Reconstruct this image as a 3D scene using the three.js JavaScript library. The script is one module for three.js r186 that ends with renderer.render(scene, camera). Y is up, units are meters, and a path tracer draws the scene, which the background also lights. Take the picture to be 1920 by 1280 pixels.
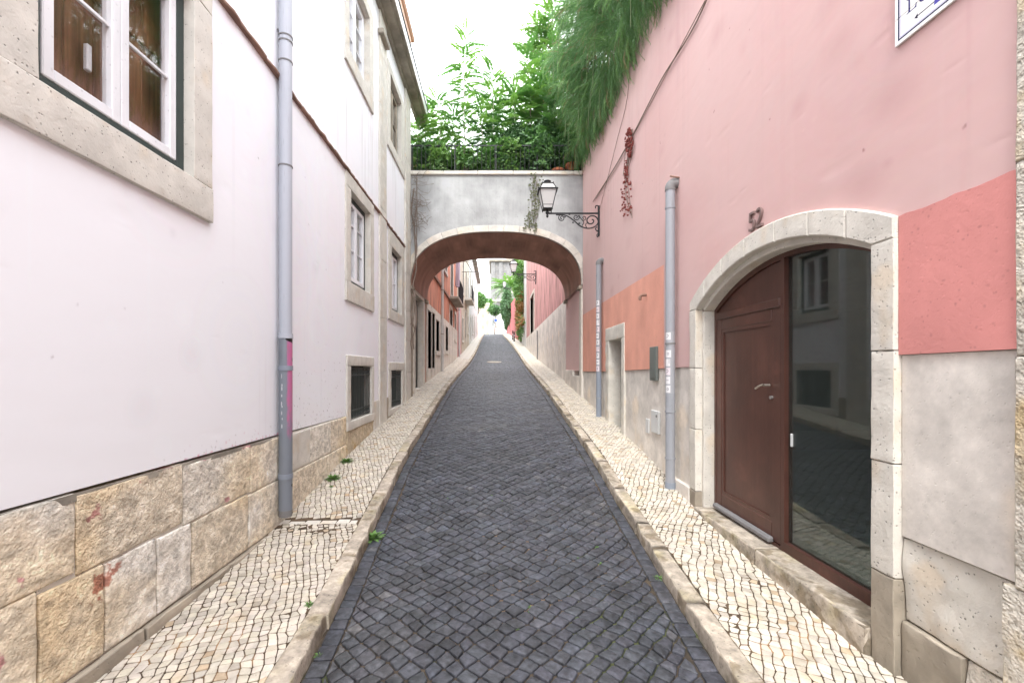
import * as THREE from 'three';
import { mergeGeometries, mergeVertices } from 'three/addons/utils/BufferGeometryUtils.js';
import { MarchingCubes } from 'three/addons/objects/MarchingCubes.js';
import { FontLoader } from 'three/addons/loaders/FontLoader.js';
import { TextGeometry } from 'three/addons/geometries/TextGeometry.js';

// ------------------------------------------------------------------ camera, sky, sun, exposure
const scene = new THREE.Scene();
const F = 860;                                              // focal length in pixels of a 1920 x 1280 frame
const camera = new THREE.PerspectiveCamera(2 * Math.atan(640 / F) * 180 / Math.PI, 1.5, 0.05, 800);
camera.position.set(0, 0, 0);
camera.setViewOffset(1920, 1280, 30, -50, 1920, 1280);      // shifted lens keeps the walls upright
scene.add(camera);
const renderer = new THREE.WebGLRenderer({ antialias: true });
renderer.toneMapping = THREE.LinearToneMapping;
renderer.toneMappingExposure = 5.55;
renderer.shadowMap.enabled = true;
{
  const w = 256, h = 128, data = new Float32Array(w * h * 4);
  for (let j = 0; j < h; j++) for (let i = 0; i < w; i++) {
    const el = (j / (h - 1) - 0.5) * Math.PI, s = Math.max(0, Math.sin(el));
    const c = 0.05 * Math.sin(i / w * 6.283 * 3 + j * 0.11) * Math.sin(i / w * 6.283 * 5 + 1.3 - j * 0.07) * s;
    const v = el < 0 ? 0.55 : 0.76 + 0.42 * s + c, o = (j * w + i) * 4;
    data[o] = v * 0.975; data[o + 1] = v * 1.0; data[o + 2] = v * 1.05; data[o + 3] = 1;
  }
  const sky = new THREE.DataTexture(data, w, h, THREE.RGBAFormat, THREE.FloatType);
  sky.mapping = THREE.EquirectangularReflectionMapping; sky.magFilter = THREE.LinearFilter; sky.wrapS = THREE.RepeatWrapping; sky.needsUpdate = true;
  scene.background = sky; scene.environment = sky;
}
const sun = new THREE.DirectionalLight(new THREE.Color(1, 0.97, 0.92), 0.6);
sun.position.set(-6, 40, 22); sun.target.position.set(0, 0, -12);
sun.castShadow = true; sun.shadow.radius = 30; sun.shadow.mapSize.set(2048, 2048);
Object.assign(sun.shadow.camera, { left: -40, right: 40, top: 60, bottom: -60, near: 1, far: 160 });
scene.add(sun, sun.target);

// ------------------------------------------------------------------ small helpers
let seed_ = 7;
const rnd = () => { seed_ = (seed_ + 0x6d2b79f5) | 0; let t = Math.imul(seed_ ^ (seed_ >>> 15), 1 | seed_); t = (t + Math.imul(t ^ (t >>> 7), 61 | t)) ^ t; return ((t ^ (t >>> 14)) >>> 0) / 4294967296; };
const rr = (a, b) => a + (b - a) * rnd();
const clamp = (v, a = 0, b = 1) => Math.max(a, Math.min(b, v));
const lerp = (a, b, t) => a + (b - a) * t;
const smooth = (a, b, v) => { const t = clamp((v - a) / (b - a)); return t * t * (3 - 2 * t); };
const hash = (x, y, z = 0) => { let h = Math.imul(x, 374761393) ^ Math.imul(y, 668265263) ^ Math.imul(z, 2147483647 - 58); h = Math.imul(h ^ (h >>> 13), 1274126177); return ((h ^ (h >>> 16)) >>> 0) / 4294967296; };
function noise3(x, y, z) {
  const X = Math.floor(x), Y = Math.floor(y), Z = Math.floor(z), f = (t) => t * t * (3 - 2 * t), u = f(x - X), v = f(y - Y), w = f(z - Z);
  const g = (i, j, k) => hash(X + i, Y + j, Z + k);
  return lerp(lerp(lerp(g(0, 0, 0), g(1, 0, 0), u), lerp(g(0, 1, 0), g(1, 1, 0), u), v), lerp(lerp(g(0, 0, 1), g(1, 0, 1), u), lerp(g(0, 1, 1), g(1, 1, 1), u), v), w) * 2 - 1;
}
function curve(pts) {                                       // smooth monotone-ish curve through [x, y] pairs
  const n = pts.length, m = pts.map((p, i) => i === 0 ? (pts[1][1] - p[1]) / (pts[1][0] - p[0]) : i === n - 1 ? (p[1] - pts[i - 1][1]) / (p[0] - pts[i - 1][0]) : (pts[i + 1][1] - pts[i - 1][1]) / (pts[i + 1][0] - pts[i - 1][0]));
  return (x) => {
    if (x <= pts[0][0]) return pts[0][1] + m[0] * (x - pts[0][0]);
    if (x >= pts[n - 1][0]) return pts[n - 1][1] + m[n - 1] * (x - pts[n - 1][0]);
    let i = 0; while (x > pts[i + 1][0]) i++;
    const h = pts[i + 1][0] - pts[i][0], t = (x - pts[i][0]) / h, a = t * t * t, b = t * t;
    return (2 * a - 3 * b + 1) * pts[i][1] + (a - 2 * b + t) * h * m[i] + (3 * b - 2 * a) * pts[i + 1][1] + (a - b) * h * m[i + 1];
  };
}
// distances along the street (d, metres ahead of the camera) of marks surveyed on the two house fronts, 2.3 m either side
const XW = 2.3;
const dL = (px) => F * XW / (930 - px), dR = (px) => F * XW / (px - 930);

// pavement level along the street, kerb lines
const S = curve([[-8, -2.0], [0, -1.83], [2.7, -1.75], [4, -1.70], [5.2, -1.6], [6.8, -1.37], [8.4, -1.18], [10, -1.02], [12.3, -0.75], [16, -0.38], [22, 0.15], [28, 0.72], [32, 1.13], [45, 2.68], [60, 4.3], [68, 5.1], [74, 5.45], [84, 5.55], [120, 5.6], [300, 5.6]]);
const KL = curve([[-8, -1.02], [0, -1.08], [2.7, -1.16], [5.6, -1.35], [10, -1.44], [16, -1.47], [25, -1.38], [45, -1.5], [68, -1.72], [90, -1.9]]);
const KR = curve([[-8, 1.2], [0, 1.27], [2.7, 1.37], [5, 1.48], [12, 1.5], [20, 1.43], [32, 1.48], [42, 1.3], [54, 1.06], [68, 0.95], [90, 0.9]]);
const WALL_L = curve([[-8, -2.34], [40, -2.34], [60, -2.34], [75, -2.4]]);
const WALL_R = curve([[-8, 2.36], [30, 2.4], [46, 2.4], [54, 2.1], [75, 1.75]]);
const KERB = 0.105, KW = 0.15;
const roadY = (x, d) => { const a = KL(d), b = KR(d), t = (x - a) / (b - a); return S(d) - KERB + 0.035 * (1 - Math.pow(2 * t - 1, 2)); };

// ------------------------------------------------------------------ textures
function tileNoise(w, h, cells, seed, aspect = 1) {
  const out = new Float32Array(w * h), cy = Math.max(1, Math.round(cells * aspect * h / w));
  for (let y = 0; y < h; y++) {
    const fy = y / h * cy, Y = Math.floor(fy), v = (fy - Y) ** 2 * (3 - 2 * (fy - Y)), Y1 = (Y + 1) % cy;
    for (let x = 0; x < w; x++) {
      const fx = x / w * cells, X = Math.floor(fx), u = (fx - X) ** 2 * (3 - 2 * (fx - X)), X1 = (X + 1) % cells;
      out[y * w + x] = lerp(lerp(hash(X, Y, seed), hash(X1, Y, seed), u), lerp(hash(X, Y1, seed), hash(X1, Y1, seed), u), v) * 2 - 1;
    }
  }
  return out;
}
function fbm(w, h, cells, oct, seed, gain = 0.5, aspect = 1) {
  const out = new Float32Array(w * h); let a = 1, c = cells, t = 0;
  for (let o = 0; o < oct && c <= w / 2; o++) { const n = tileNoise(w, h, c, seed + o * 17, aspect); for (let i = 0; i < out.length; i++) out[i] += n[i] * a; t += a; a *= gain; c *= 2; }
  for (let i = 0; i < out.length; i++) out[i] /= t;
  return out;
}
function pits(w, h, count, r0, r1, seed) {                  // round pits, wrapped round the edges
  const out = new Float32Array(w * h); let s = seed * 9973;
  const q = () => hash(s++, 77, seed);
  for (let k = 0; k < count; k++) {
    const cx = q() * w, cy = q() * h, r = r0 + (r1 - r0) * q() ** 2, e = 0.6 + q() * 0.8, dep = 0.4 + 0.6 * q(), R = Math.ceil(r * 1.5);
    for (let j = -R; j <= R; j++) for (let i = -R; i <= R; i++) {
      const q2 = (i * i * e + j * j / e) / (r * r); if (q2 > 1) continue;
      const X = ((Math.round(cx) + i) % w + w) % w, Y = ((Math.round(cy) + j) % h + h) % h, o = Y * w + X;
      out[o] = Math.max(out[o], dep * (1 - q2));
    }
  }
  return out;
}
function tex(w, h, size, fn, colour = true, sizeY = size) {
  const d = new Uint8Array(w * h * 4);
  for (let i = 0; i < w * h; i++) { const c = fn(i, i % w, (i / w) | 0); for (let k = 0; k < 3; k++) d[i * 4 + k] = clamp(typeof c === 'number' ? c : c[k]) * 255; d[i * 4 + 3] = 255; }
  const t = new THREE.DataTexture(d, w, h); t.wrapS = t.wrapT = THREE.RepeatWrapping; t.magFilter = THREE.LinearFilter; t.minFilter = THREE.LinearMipmapLinearFilter;
  if (colour) t.colorSpace = THREE.SRGBColorSpace;
  t.repeat.set(1 / size, 1 / sizeY); t.needsUpdate = true; return t;
}
const T = {};
{
  let n = 512;
  const a = fbm(n, n, 4, 6, 1), b = fbm(n, n, 32, 4, 2, 0.7), p = pits(n, n, 420, 1.2, 4, 3), p2 = pits(n, n, 1500, 2, 7, 4), e = fbm(n, n, 3, 4, 5), g = fbm(n, n, 10, 4, 6);
  T.plasterBump = tex(n, n, 1.1, (i) => 0.5 + 0.28 * a[i] + 0.22 * b[i] - 0.25 * p[i], false);
  // bush-hammered stone
  const h1 = fbm(n, n, 20, 4, 61, 0.75);
  T.roughBump = tex(n, n, 0.85, (i) => 0.58 + 0.5 * h1[i] + 0.16 * a[i] - 0.22 * p2[i], false);
  T.rough = tex(n, n, 0.85, (i) => { const k = 0.86 + 0.09 * a[i] + 0.2 * h1[i] - 0.08 * p2[i], o = smooth(-0.1, 0.6, e[i] + 0.3 * g[i]); return [k * lerp(1, 0.94, o), k * lerp(0.985, 0.86, o), k * lerp(0.96, 0.71, o)]; });
  T.lime = tex(n, n, 0.9, (i) => { const k = 0.91 + 0.06 * a[i] + 0.05 * g[i] - 0.35 * p[i], o = smooth(0.05, 0.5, e[i]); return [k, k * lerp(0.99, 0.955, o), k * lerp(0.965, 0.89, o)]; });
  T.limeBump = tex(n, n, 0.9, (i) => 0.7 + 0.18 * b[i] + 0.12 * g[i] - 0.6 * p[i], false);
  const w1 = fbm(n, n, 24, 3, 11, 0.6), w2 = fbm(n, n, 5, 5, 12, 0.6);
  T.basalt = tex(n, n, 0.7, (i) => { const k = 0.72 + 0.2 * w2[i] + 0.26 * w1[i] - 0.2 * p[i]; return [k * 0.985, k * 0.99, k * 1.03]; });
  T.basaltBump = tex(n, n, 0.35, (i) => 0.5 + 0.35 * w1[i] + 0.25 * w2[i], false);
  T.whitestone = tex(n, n, 0.6, (i) => { const k = 0.89 + 0.06 * w2[i] + 0.1 * g[i] - 0.2 * p[i], o = smooth(0, 0.6, e[i]); return [k, k * lerp(0.985, 0.955, o), k * lerp(0.955, 0.88, o)]; });
  const s = fbm(n, n, 48, 3, 21, 0.6, 0.04), s2 = fbm(n, n, 6, 4, 22, 0.6, 0.25);
  T.wood = tex(n, n, 1, (i) => { const k = 0.75 + 0.22 * s[i] + 0.22 * s2[i]; return [k, k * 0.97, k * 0.92]; });
  T.stain = tex(n, n, 2.2, (i) => { const k = 0.83 + 0.2 * s2[i] + 0.12 * a[i] + 0.06 * s[i]; return [k, k * 0.995, k * 0.985]; });
  T.bridge = tex(n, n, 2.6, (i) => { const k = 0.9 + 0.08 * s2[i] + 0.12 * a[i] + 0.1 * g[i] + 0.03 * s[i] - 0.08 * p[i]; return [k, k * 0.998, k * 0.99]; });
  const ps = pits(n, n, 26, 1, 2.6, 91), rub = fbm(n, n, 5, 4, 92, 0.6); T.door = tex(n, n, 1.7, (i) => { const k = 0.84 + 0.14 * rub[i] + 0.1 * s2[i] + 0.06 * s[i], c = smooth(0.25, 0.6, ps[i]), d = smooth(0.3, 0.6, rub[i]) * 0.12; return [lerp(k + d, 1, c), lerp(k + d, 1, c), lerp(k + d, 1, c)]; });
  T.kerb = tex(n, n, 1.1, (i) => { const k = 0.84 + 0.2 * g[i] + 0.16 * b[i] - 0.3 * p[i], o = smooth(0, 0.5, e[i]), q = smooth(0.25, 0.5, a[i] + 0.4 * g[i]); return [k * lerp(1, 0.62, q * 0.7), k * lerp(0.99, 0.58, q * 0.7), k * lerp(0.96, 0.5, q * 0.7) * lerp(1, 0.92, o)]; });
  T.slab = tex(n, n, 1.9, (i) => { const k = 0.88 + 0.08 * a[i] + 0.07 * s2[i] + 0.06 * e[i] + 0.08 * g[i] + 0.06 * b[i] - 0.05 * p[i], o = smooth(0.1, 0.5, e[i]); return [k, k * lerp(0.992, 0.965, o), k * lerp(0.985, 0.92, o)]; });
  T.paint = tex(n, n, 1.4, (i) => 0.93 + 0.06 * a[i] + 0.04 * s2[i] - 0.12 * p[i]);
  T.grimy = tex(n, n, 1.6, (i) => { const k = 0.86 + 0.16 * g[i] + 0.16 * e[i]; return [k, k * 0.985, k * 0.96]; });
}
{ // face of the left plinth: grain of the hammered stone, ochre patches, pink and red spray marks, grey mortar smears along the top
  const w = 2048, h = 384, D0 = -1.2, D1 = 7, Y0 = -1.9, Y1 = -0.6, gr = fbm(w, h, 150, 4, 71, 0.75), lo = fbm(w, h, 12, 5, 72, 0.6), oc = fbm(w, h, 7, 4, 73, 0.55), px = w / (D1 - D0);
  const marks = [[2.05, -0.93, 0.05, 0.1], [2.02, -0.78, 0.03, 0.05], [2.62, -0.83, 0.05, 0.05], [2.66, -1.24, 0.1, 0.07], [2.2, -1.02, 0.03, 0.03], [2.05, -1.62, 0.09, 0.05], [2.1, -1.35, 0.03, 0.06], [3.2, -0.69, 0.14, 0.025], [3.7, -0.7, 0.2, 0.022], [4.3, -0.715, 0.16, 0.02], [3.9, -1.12, 0.05, 0.03], [2.95, -0.74, 0.05, 0.04]];
  T.plinth = tex(w, h, 1, (i, x, y) => {
    const d = D0 + x / px, yy = Y0 + y / h * (Y1 - Y0), k = 0.92 + 0.24 * gr[i] + 0.06 * lo[i], o = smooth(-0.12, 0.45, oc[i] + 0.25 * lo[i]);
    let c = [k, k * lerp(0.99, 0.945, o), k * lerp(0.97, 0.85, o)];
    const m = smooth(0.045, 0.0, Math.abs(yy + 0.65) - 0.03 * (lo[i] + 0.6)) * (d < 3.6 ? 1 : 0.4); c = c.map((v, j) => lerp(v, [0.74, 0.73, 0.71][j] * (0.95 + 0.2 * gr[i]), m * 0.8));
    marks.forEach(([a, b, ra, rb], n) => { const q = Math.hypot((d - a) / ra, (yy - b) / rb) + 1.3 * lo[i] + 0.9 * gr[i], t = smooth(1, 0.3, q * 1.25 + 0.5 * gr[i]) * 0.55; if (t > 0) c = c.map((v, j) => lerp(v, (n === 3 ? [0.78, 0.36, 0.27] : [0.86, 0.5, 0.58])[j] * (0.9 + 0.3 * gr[i]), t)); });
    return c;
  });
  T.plinth.repeat.set(1, 1); T.plinth.userData = { d0: D0, d1: D1, y0: Y0, y1: Y1 };
  T.plinthBump = T.roughBump.clone(); T.plinthBump.repeat.set((D1 - D0) / 0.85, (Y1 - Y0) / 0.85); T.plinthBump.needsUpdate = true;
}
{ // joints of the paving: brown earth with moss and drifts of sand
  const n = 1024, a = fbm(n, n, 6, 6, 31), b = fbm(n, n, 40, 4, 32, 0.7), m = fbm(n, n, 5, 5, 33, 0.6), s = fbm(n, n, 4, 5, 34, 0.6);
  T.earth = tex(n, n, 4, (i) => {
    let c = [0.36, 0.315, 0.265]; const k = 0.9 + 0.35 * b[i] + 0.2 * a[i], g = smooth(0.2, 0.38, m[i]), q = smooth(0.26, 0.42, s[i]);
    c = c.map((v, j) => lerp(lerp(v, [0.34, 0.40, 0.2][j], g * 0.75), [0.66, 0.55, 0.43][j], q)); return c.map((v) => v * k);
  });
  T.earthBump = tex(n, n, 4, (i) => 0.5 + 0.5 * b[i], false);
}
// paint film and dirt on the two near fronts; u runs along the street, v up
function frontTexture(w, h, d0, d1, y0, y1, base, draw) {
  const cv = document.createElement('canvas'); cv.width = w; cv.height = h; const g = cv.getContext('2d');
  g.fillStyle = base; g.fillRect(0, 0, w, h);
  const X = (d) => (d - d0) / (d1 - d0) * w, Y = (y) => (1 - (y - y0) / (y1 - y0)) * h, U = w / (d1 - d0);
  draw(g, X, Y, U);
  const t = new THREE.CanvasTexture(cv); t.colorSpace = THREE.SRGBColorSpace; t.magFilter = THREE.LinearFilter;
  t.userData = { d0, d1, y0, y1 }; return t;
}
function mottles(g, w, h, n, r0, r1, cols, a0, a1) {
  for (let i = 0; i < n; i++) {
    const x = rnd() * w, y = rnd() * h, r = rr(r0, r1), c = cols[(rnd() * cols.length) | 0], a = rr(a0, a1), gr = g.createRadialGradient(x, y, 0, x, y, r);
    gr.addColorStop(0, `rgba(${c},${a})`); gr.addColorStop(1, `rgba(${c},0)`); g.fillStyle = gr; g.fillRect(x - r, y - r, 2 * r, 2 * r);
  }
}
function drips(g, n, x0, x1, y0, y1, l0, l1, cols, a0, a1, w0, w1) {
  for (let i = 0; i < n; i++) { const x = rr(x0, x1), y = rr(y0, y1), l = rr(l0, l1), w = rr(w0, w1), c = cols[(rnd() * cols.length) | 0], a = rr(a0, a1), gr = g.createLinearGradient(0, y, 0, y + l); gr.addColorStop(0, `rgba(${c},0)`); gr.addColorStop(0.25, `rgba(${c},${a})`); gr.addColorStop(1, `rgba(${c},0)`); g.fillStyle = gr; g.fillRect(x, y, w, l); }
}
function specks(g, n, x0, x1, y0, y1, r0, r1, cols, a0, a1) {
  for (let i = 0; i < n; i++) { g.fillStyle = `rgba(${cols[(rnd() * cols.length) | 0]},${rr(a0, a1)})`; g.beginPath(); g.ellipse(rr(x0, x1), rr(y0, y1), rr(r0, r1), rr(r0, r1) * rr(0.5, 1.6), rnd() * 3, 0, 7); g.fill(); }
}
T.leftFront = frontTexture(2048, 1024, -4, 13, -1.2, 7.3, '#fbf5f7', (g, X, Y, U) => {
  mottles(g, 2048, 1024, 90, 40, 170, ['236,226,234', '255,252,250', '244,226,230', '240,240,242'], 0.1, 0.35);
  drips(g, 260, 0, 2048, -60, 900, 30, 260, ['214,206,210', '255,255,255', '226,214,216'], 0.04, 0.16, 1, 6);
  drips(g, 130, X(6.6), X(13), Y(7.3), Y(4.2), 60, 300, ['150,146,140', '176,170,160'], 0.06, 0.28, 2, 9);        // rain streaks under the cornice
  drips(g, 30, X(6.9), X(9.4), Y(4.7), Y(4.4), 20, 110, ['196,160,150'], 0.1, 0.25, 1, 4);
  specks(g, 180, 0, 2048, 0, 1024, 0.5, 1.6, ['120,110,112', '190,180,182'], 0.2, 0.7);
  mottles(g, 2048, 1024, 300, 4, 26, ['226,218,222', '255,254,253', '234,222,226'], 0.1, 0.35);
  specks(g, 150, X(4.8), X(6.9), Y(0.1), Y(-0.75), 0.3, 1.2, ['170,160,160', '205,196,196', '120,112,110'], 0.3, 0.8);  // flaking above the plinth
  specks(g, 200, X(2.9), X(9.5), Y(-0.58), Y(-0.74), 0.3, 1.4, ['196,188,186', '170,160,158', '232,200,206'], 0.25, 0.7);
  specks(g, 60, X(9.7), X(13), Y(0.6), Y(-0.3), 0.8, 3, ['150,140,140', '110,104,100'], 0.3, 0.8);
  specks(g, 110, X(3.0), X(4.9), Y(-0.675), Y(-0.72), 0.5, 1.7, ['232,130,160', '220,150,170'], 0.3, 0.7);               // pink spray at the foot of the render
});
T.rightFront = frontTexture(2048, 1024, -4, 16, -1.2, 6.0, '#fbf3f2', (g, X, Y, U) => {
  mottles(g, 2048, 1024, 90, 40, 190, ['236,222,222', '255,250,250', '244,214,212', '230,210,212'], 0.1, 0.4);
  drips(g, 420, 0, 2048, -60, 900, 60, 420, ['222,200,202', '255,255,255', '216,192,194', '238,212,212'], 0.04, 0.14, 1, 7);
  drips(g, 46, X(5.5), X(12), Y(5.6), Y(4), 100, 420, ['190,160,160'], 0.05, 0.12, 3, 12);
  drips(g, 9, X(8.1), X(8.6), Y(2.4), Y(2.0), 40, 150, ['255,246,244'], 0.3, 0.6, 1, 3);
  specks(g, 120, 0, 2048, 0, 1024, 0.5, 1.8, ['140,96,96', '120,90,90', '255,240,238'], 0.2, 0.7);
  mottles(g, 2048, 1024, 260, 4, 26, ['214,190,190', '255,250,248', '226,196,196'], 0.1, 0.35);
});

// ------------------------------------------------------------------ materials (linear base colours)
const C = (r, g, b) => new THREE.Color().setRGB(r, g, b);
function std(o) { const m = new THREE.MeshStandardMaterial({ roughness: 0.85, ...o }); return m; }
const M = {
  leftPaint: std({ color: C(0.82, 0.87, 0.89), map: T.leftFront, bumpMap: T.plasterBump, bumpScale: 0.009, roughness: 0.9 }),
  rightPaint: std({ color: C(0.61, 0.445, 0.425), map: T.rightFront, bumpMap: T.plasterBump, bumpScale: 0.008, roughness: 0.85 }),
  orangePaint: std({ color: C(0.79, 0.375, 0.28), map: T.paint, bumpMap: T.plasterBump, bumpScale: 0.003 }),
  salmonPaint: std({ color: C(0.66, 0.265, 0.24), map: T.paint, bumpMap: T.plasterBump, bumpScale: 0.004 }),
  wainscot: std({ color: C(0.82, 0.775, 0.715), map: T.slab, bumpMap: T.limeBump, bumpScale: 0.003 }),
  rough: std({ color: C(0.76, 0.70, 0.60), map: T.rough, bumpMap: T.roughBump, bumpScale: 0.022, roughness: 0.95 }),
  roughOchre: std({ color: C(0.68, 0.58, 0.43), map: T.rough, bumpMap: T.roughBump, bumpScale: 0.022, roughness: 0.95 }),
  roughPale: std({ color: C(0.76, 0.72, 0.65), map: T.rough, bumpMap: T.roughBump, bumpScale: 0.018, roughness: 0.95 }),
  plinthRough: std({ color: C(0.76, 0.72, 0.65), map: T.plinth, bumpMap: T.plinthBump, bumpScale: 0.015, roughness: 0.95 }),
  plinthOchre: std({ color: C(0.72, 0.645, 0.53), map: T.plinth, bumpMap: T.plinthBump, bumpScale: 0.017, roughness: 0.95 }),
  plinthPale: std({ color: C(0.78, 0.75, 0.70), map: T.plinth, bumpMap: T.plinthBump, bumpScale: 0.012, roughness: 0.95 }),
  lime: std({ color: C(0.68, 0.665, 0.635), map: T.lime, bumpMap: T.limeBump, bumpScale: 0.006 }),
  limeGrey: std({ color: C(0.70, 0.675, 0.635), map: T.lime, bumpMap: T.limeBump, bumpScale: 0.008 }),
  limeDirty: std({ color: C(0.42, 0.375, 0.31), map: T.grimy, bumpMap: T.limeBump, bumpScale: 0.008 }),
  kerb: std({ color: C(0.54, 0.475, 0.41), map: T.kerb, bumpMap: T.limeBump, bumpScale: 0.006 }),
  basalt: std({ color: C(0.085, 0.089, 0.096), map: T.basalt, bumpMap: T.basaltBump, bumpScale: 0.004, roughness: 0.62, vertexColors: true }),
  calcada: std({ color: C(0.68, 0.645, 0.59), map: T.whitestone, bumpMap: T.basaltBump, bumpScale: 0.003, roughness: 0.6, vertexColors: true }),
  earth: std({ color: C(0.62, 0.60, 0.56), map: T.earth, bumpMap: T.earthBump, bumpScale: 0.006, roughness: 1 }),
  earthPale: std({ color: C(0.95, 0.82, 0.66), map: T.earth, bumpMap: T.earthBump, bumpScale: 0.005, roughness: 1 }),
  white: std({ color: C(0.80, 0.81, 0.84), roughness: 0.4, map: T.paint }),
  greenFrame: std({ color: C(0.028, 0.045, 0.042), roughness: 0.5, map: T.paint }),
  shutterWood: std({ color: C(0.34, 0.17, 0.085), roughness: 0.7, map: T.wood }),
  iron: std({ color: C(0.022, 0.023, 0.025), roughness: 0.55, metalness: 0.3 }),
  ironGreen: std({ color: C(0.03, 0.038, 0.036), roughness: 0.6 }),
  pipeGrey: std({ color: C(0.29, 0.30, 0.325), roughness: 0.5, map: T.paint }),
  pipe: std({ color: C(0.44, 0.465, 0.52), roughness: 0.5, map: T.paint }),
  pipeDark: std({ color: C(0.235, 0.265, 0.315), roughness: 0.45, map: T.paint }),
  elbow: std({ color: C(0.20, 0.195, 0.195), roughness: 0.75, map: T.paint }),
  ledgeBrown: std({ color: C(0.33, 0.20, 0.155), map: T.grimy, bumpMap: T.limeBump, bumpScale: 0.006 }),
  bridgePaint: std({ color: C(0.44, 0.448, 0.455), map: T.bridge, bumpMap: T.plasterBump, bumpScale: 0.006 }),
  vault: std({ color: C(0.44, 0.245, 0.185), map: T.stain, bumpMap: T.plasterBump, bumpScale: 0.006 }),
  doorRed: std({ color: C(0.108, 0.042, 0.029), roughness: 0.45, map: T.door, bumpMap: T.plasterBump, bumpScale: 0.0015 }),
  doorGreen: std({ color: C(0.075, 0.085, 0.078), roughness: 0.7, map: T.wood }),
  boxGreen: std({ color: C(0.16, 0.18, 0.165), roughness: 0.5, map: T.paint }),
  boxWhite: std({ color: C(0.66, 0.67, 0.66), roughness: 0.5, map: T.paint }),
  
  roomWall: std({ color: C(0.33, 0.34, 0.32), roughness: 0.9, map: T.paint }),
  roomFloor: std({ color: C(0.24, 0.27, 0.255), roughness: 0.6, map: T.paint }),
  terracotta: std({ color: C(0.46, 0.15, 0.075), map: T.paint }),
  soil: std({ color: C(0.06, 0.045, 0.03), roughness: 1 }),
  bark: std({ color: C(0.17, 0.14, 0.11), roughness: 0.95 }),
  barkPale: std({ color: C(0.36, 0.33, 0.27), roughness: 0.95 }),
  twig: std({ color: C(0.20, 0.155, 0.125), roughness: 0.95 }),
  berry: std({ color: C(0.20, 0.035, 0.025), roughness: 0.7 }),
  concrete: std({ color: C(0.38, 0.355, 0.31), map: T.grimy, bumpMap: T.limeBump, bumpScale: 0.008 }),
  peach: std({ color: C(0.68, 0.44, 0.33), map: T.paint }),
  whitewash: std({ color: C(0.76, 0.755, 0.75), map: T.stain }),
  cream: std({ color: C(0.68, 0.60, 0.48), map: T.stain }),
  farOrange: std({ color: C(0.62, 0.26, 0.165), map: T.stain }),
  farPink: std({ color: C(0.66, 0.34, 0.325), map: T.stain }),
  farRed: std({ color: C(0.66, 0.17, 0.17), map: T.stain }),
  mauve: std({ color: C(0.45, 0.38, 0.47), roughness: 0.9 }),
  farStone: std({ color: C(0.24, 0.24, 0.238), map: T.slab }),
  roofTile: std({ color: C(0.38, 0.17, 0.10), map: T.grimy }),
  terrain: std({ color: C(0.2, 0.18, 0.15), roughness: 1 }),
  signBlue: std({ color: C(0.03, 0.08, 0.35), roughness: 0.4 }),
  pane: new THREE.MeshPhysicalMaterial({ color: 0xffffff, roughness: 0.02, transmission: 1, thickness: 0, ior: 1.5 }),
  paneTint: new THREE.MeshPhysicalMaterial({ color: C(0.62, 0.70, 0.67), roughness: 0.025, transmission: 0.975, thickness: 0, ior: 1.55 }),
  opal: new THREE.MeshPhysicalMaterial({ color: C(0.72, 0.71, 0.70), roughness: 0.5, transmission: 0.45, thickness: 0 }),
};
const leafMat = (r, g, b, t = 0.4) => new THREE.MeshPhysicalMaterial({ color: C(r, g, b), roughness: 0.75, transmission: t, thickness: 0, side: THREE.DoubleSide });
const LEAF = { lime: leafMat(0.18, 0.35, 0.065, 0.5), mid: leafMat(0.11, 0.26, 0.055, 0.45), deep: leafMat(0.06, 0.15, 0.045, 0.35), feather: leafMat(0.11, 0.26, 0.07, 0.42), featherPale: leafMat(0.23, 0.42, 0.12, 0.48), dry: leafMat(0.28, 0.20, 0.10, 0.2), vineAutumn: leafMat(0.32, 0.17, 0.05, 0.3) };

// ------------------------------------------------------------------ building blocks
const names = new Map();
const numbered = (n) => { const k = names.get(n) ?? 0; names.set(n, k + 1); return k ? `${n}_${String(k).padStart(3, '0')}` : n; };
function M_(name, geo, mat, parent) { const m = new THREE.Mesh(geo, mat); m.name = name; m.castShadow = m.receiveShadow = true; parent.add(m); return m; }
function thing(name, label, category, group) { const g = new THREE.Group(); g.name = numbered(name); g.userData = { label, category }; if (group) g.userData.group = group; scene.add(g); return g; }
function struct(name, geo, mat) { const m = M_(name, geo, mat, scene); m.userData.kind = 'structure'; return m; }
function tagged(mesh, label, category, group) { mesh.name = numbered(mesh.name); mesh.userData = { label, category }; if (group) mesh.userData.group = group; return mesh; }

// triangles without an index, uv in metres by the axis each face looks along
function boxUV(geo, off = 0) {
  const g = geo.index ? geo.toNonIndexed() : geo, p = g.attributes.position, n = p.count, uv = new Float32Array(n * 2);
  const a = new THREE.Vector3(), b = new THREE.Vector3(), c = new THREE.Vector3();
  for (let i = 0; i < n; i += 3) {
    a.fromBufferAttribute(p, i); b.fromBufferAttribute(p, i + 1); c.fromBufferAttribute(p, i + 2);
    const N = b.clone().sub(a).cross(c.clone().sub(a)), x = Math.abs(N.x), y = Math.abs(N.y), z = Math.abs(N.z);
    for (let k = 0; k < 3; k++) {
      const X = p.getX(i + k), Y = p.getY(i + k), Z = p.getZ(i + k), o = (i + k) * 2;
      if (x >= y && x >= z) { uv[o] = Z; uv[o + 1] = Y; } else if (y >= z) { uv[o] = X; uv[o + 1] = Z; } else { uv[o] = X; uv[o + 1] = Y; }
      uv[o] += off; uv[o + 1] += off * 0.7;
    }
  }
  g.setAttribute('uv', new THREE.BufferAttribute(uv, 2)); return g;
}
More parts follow.
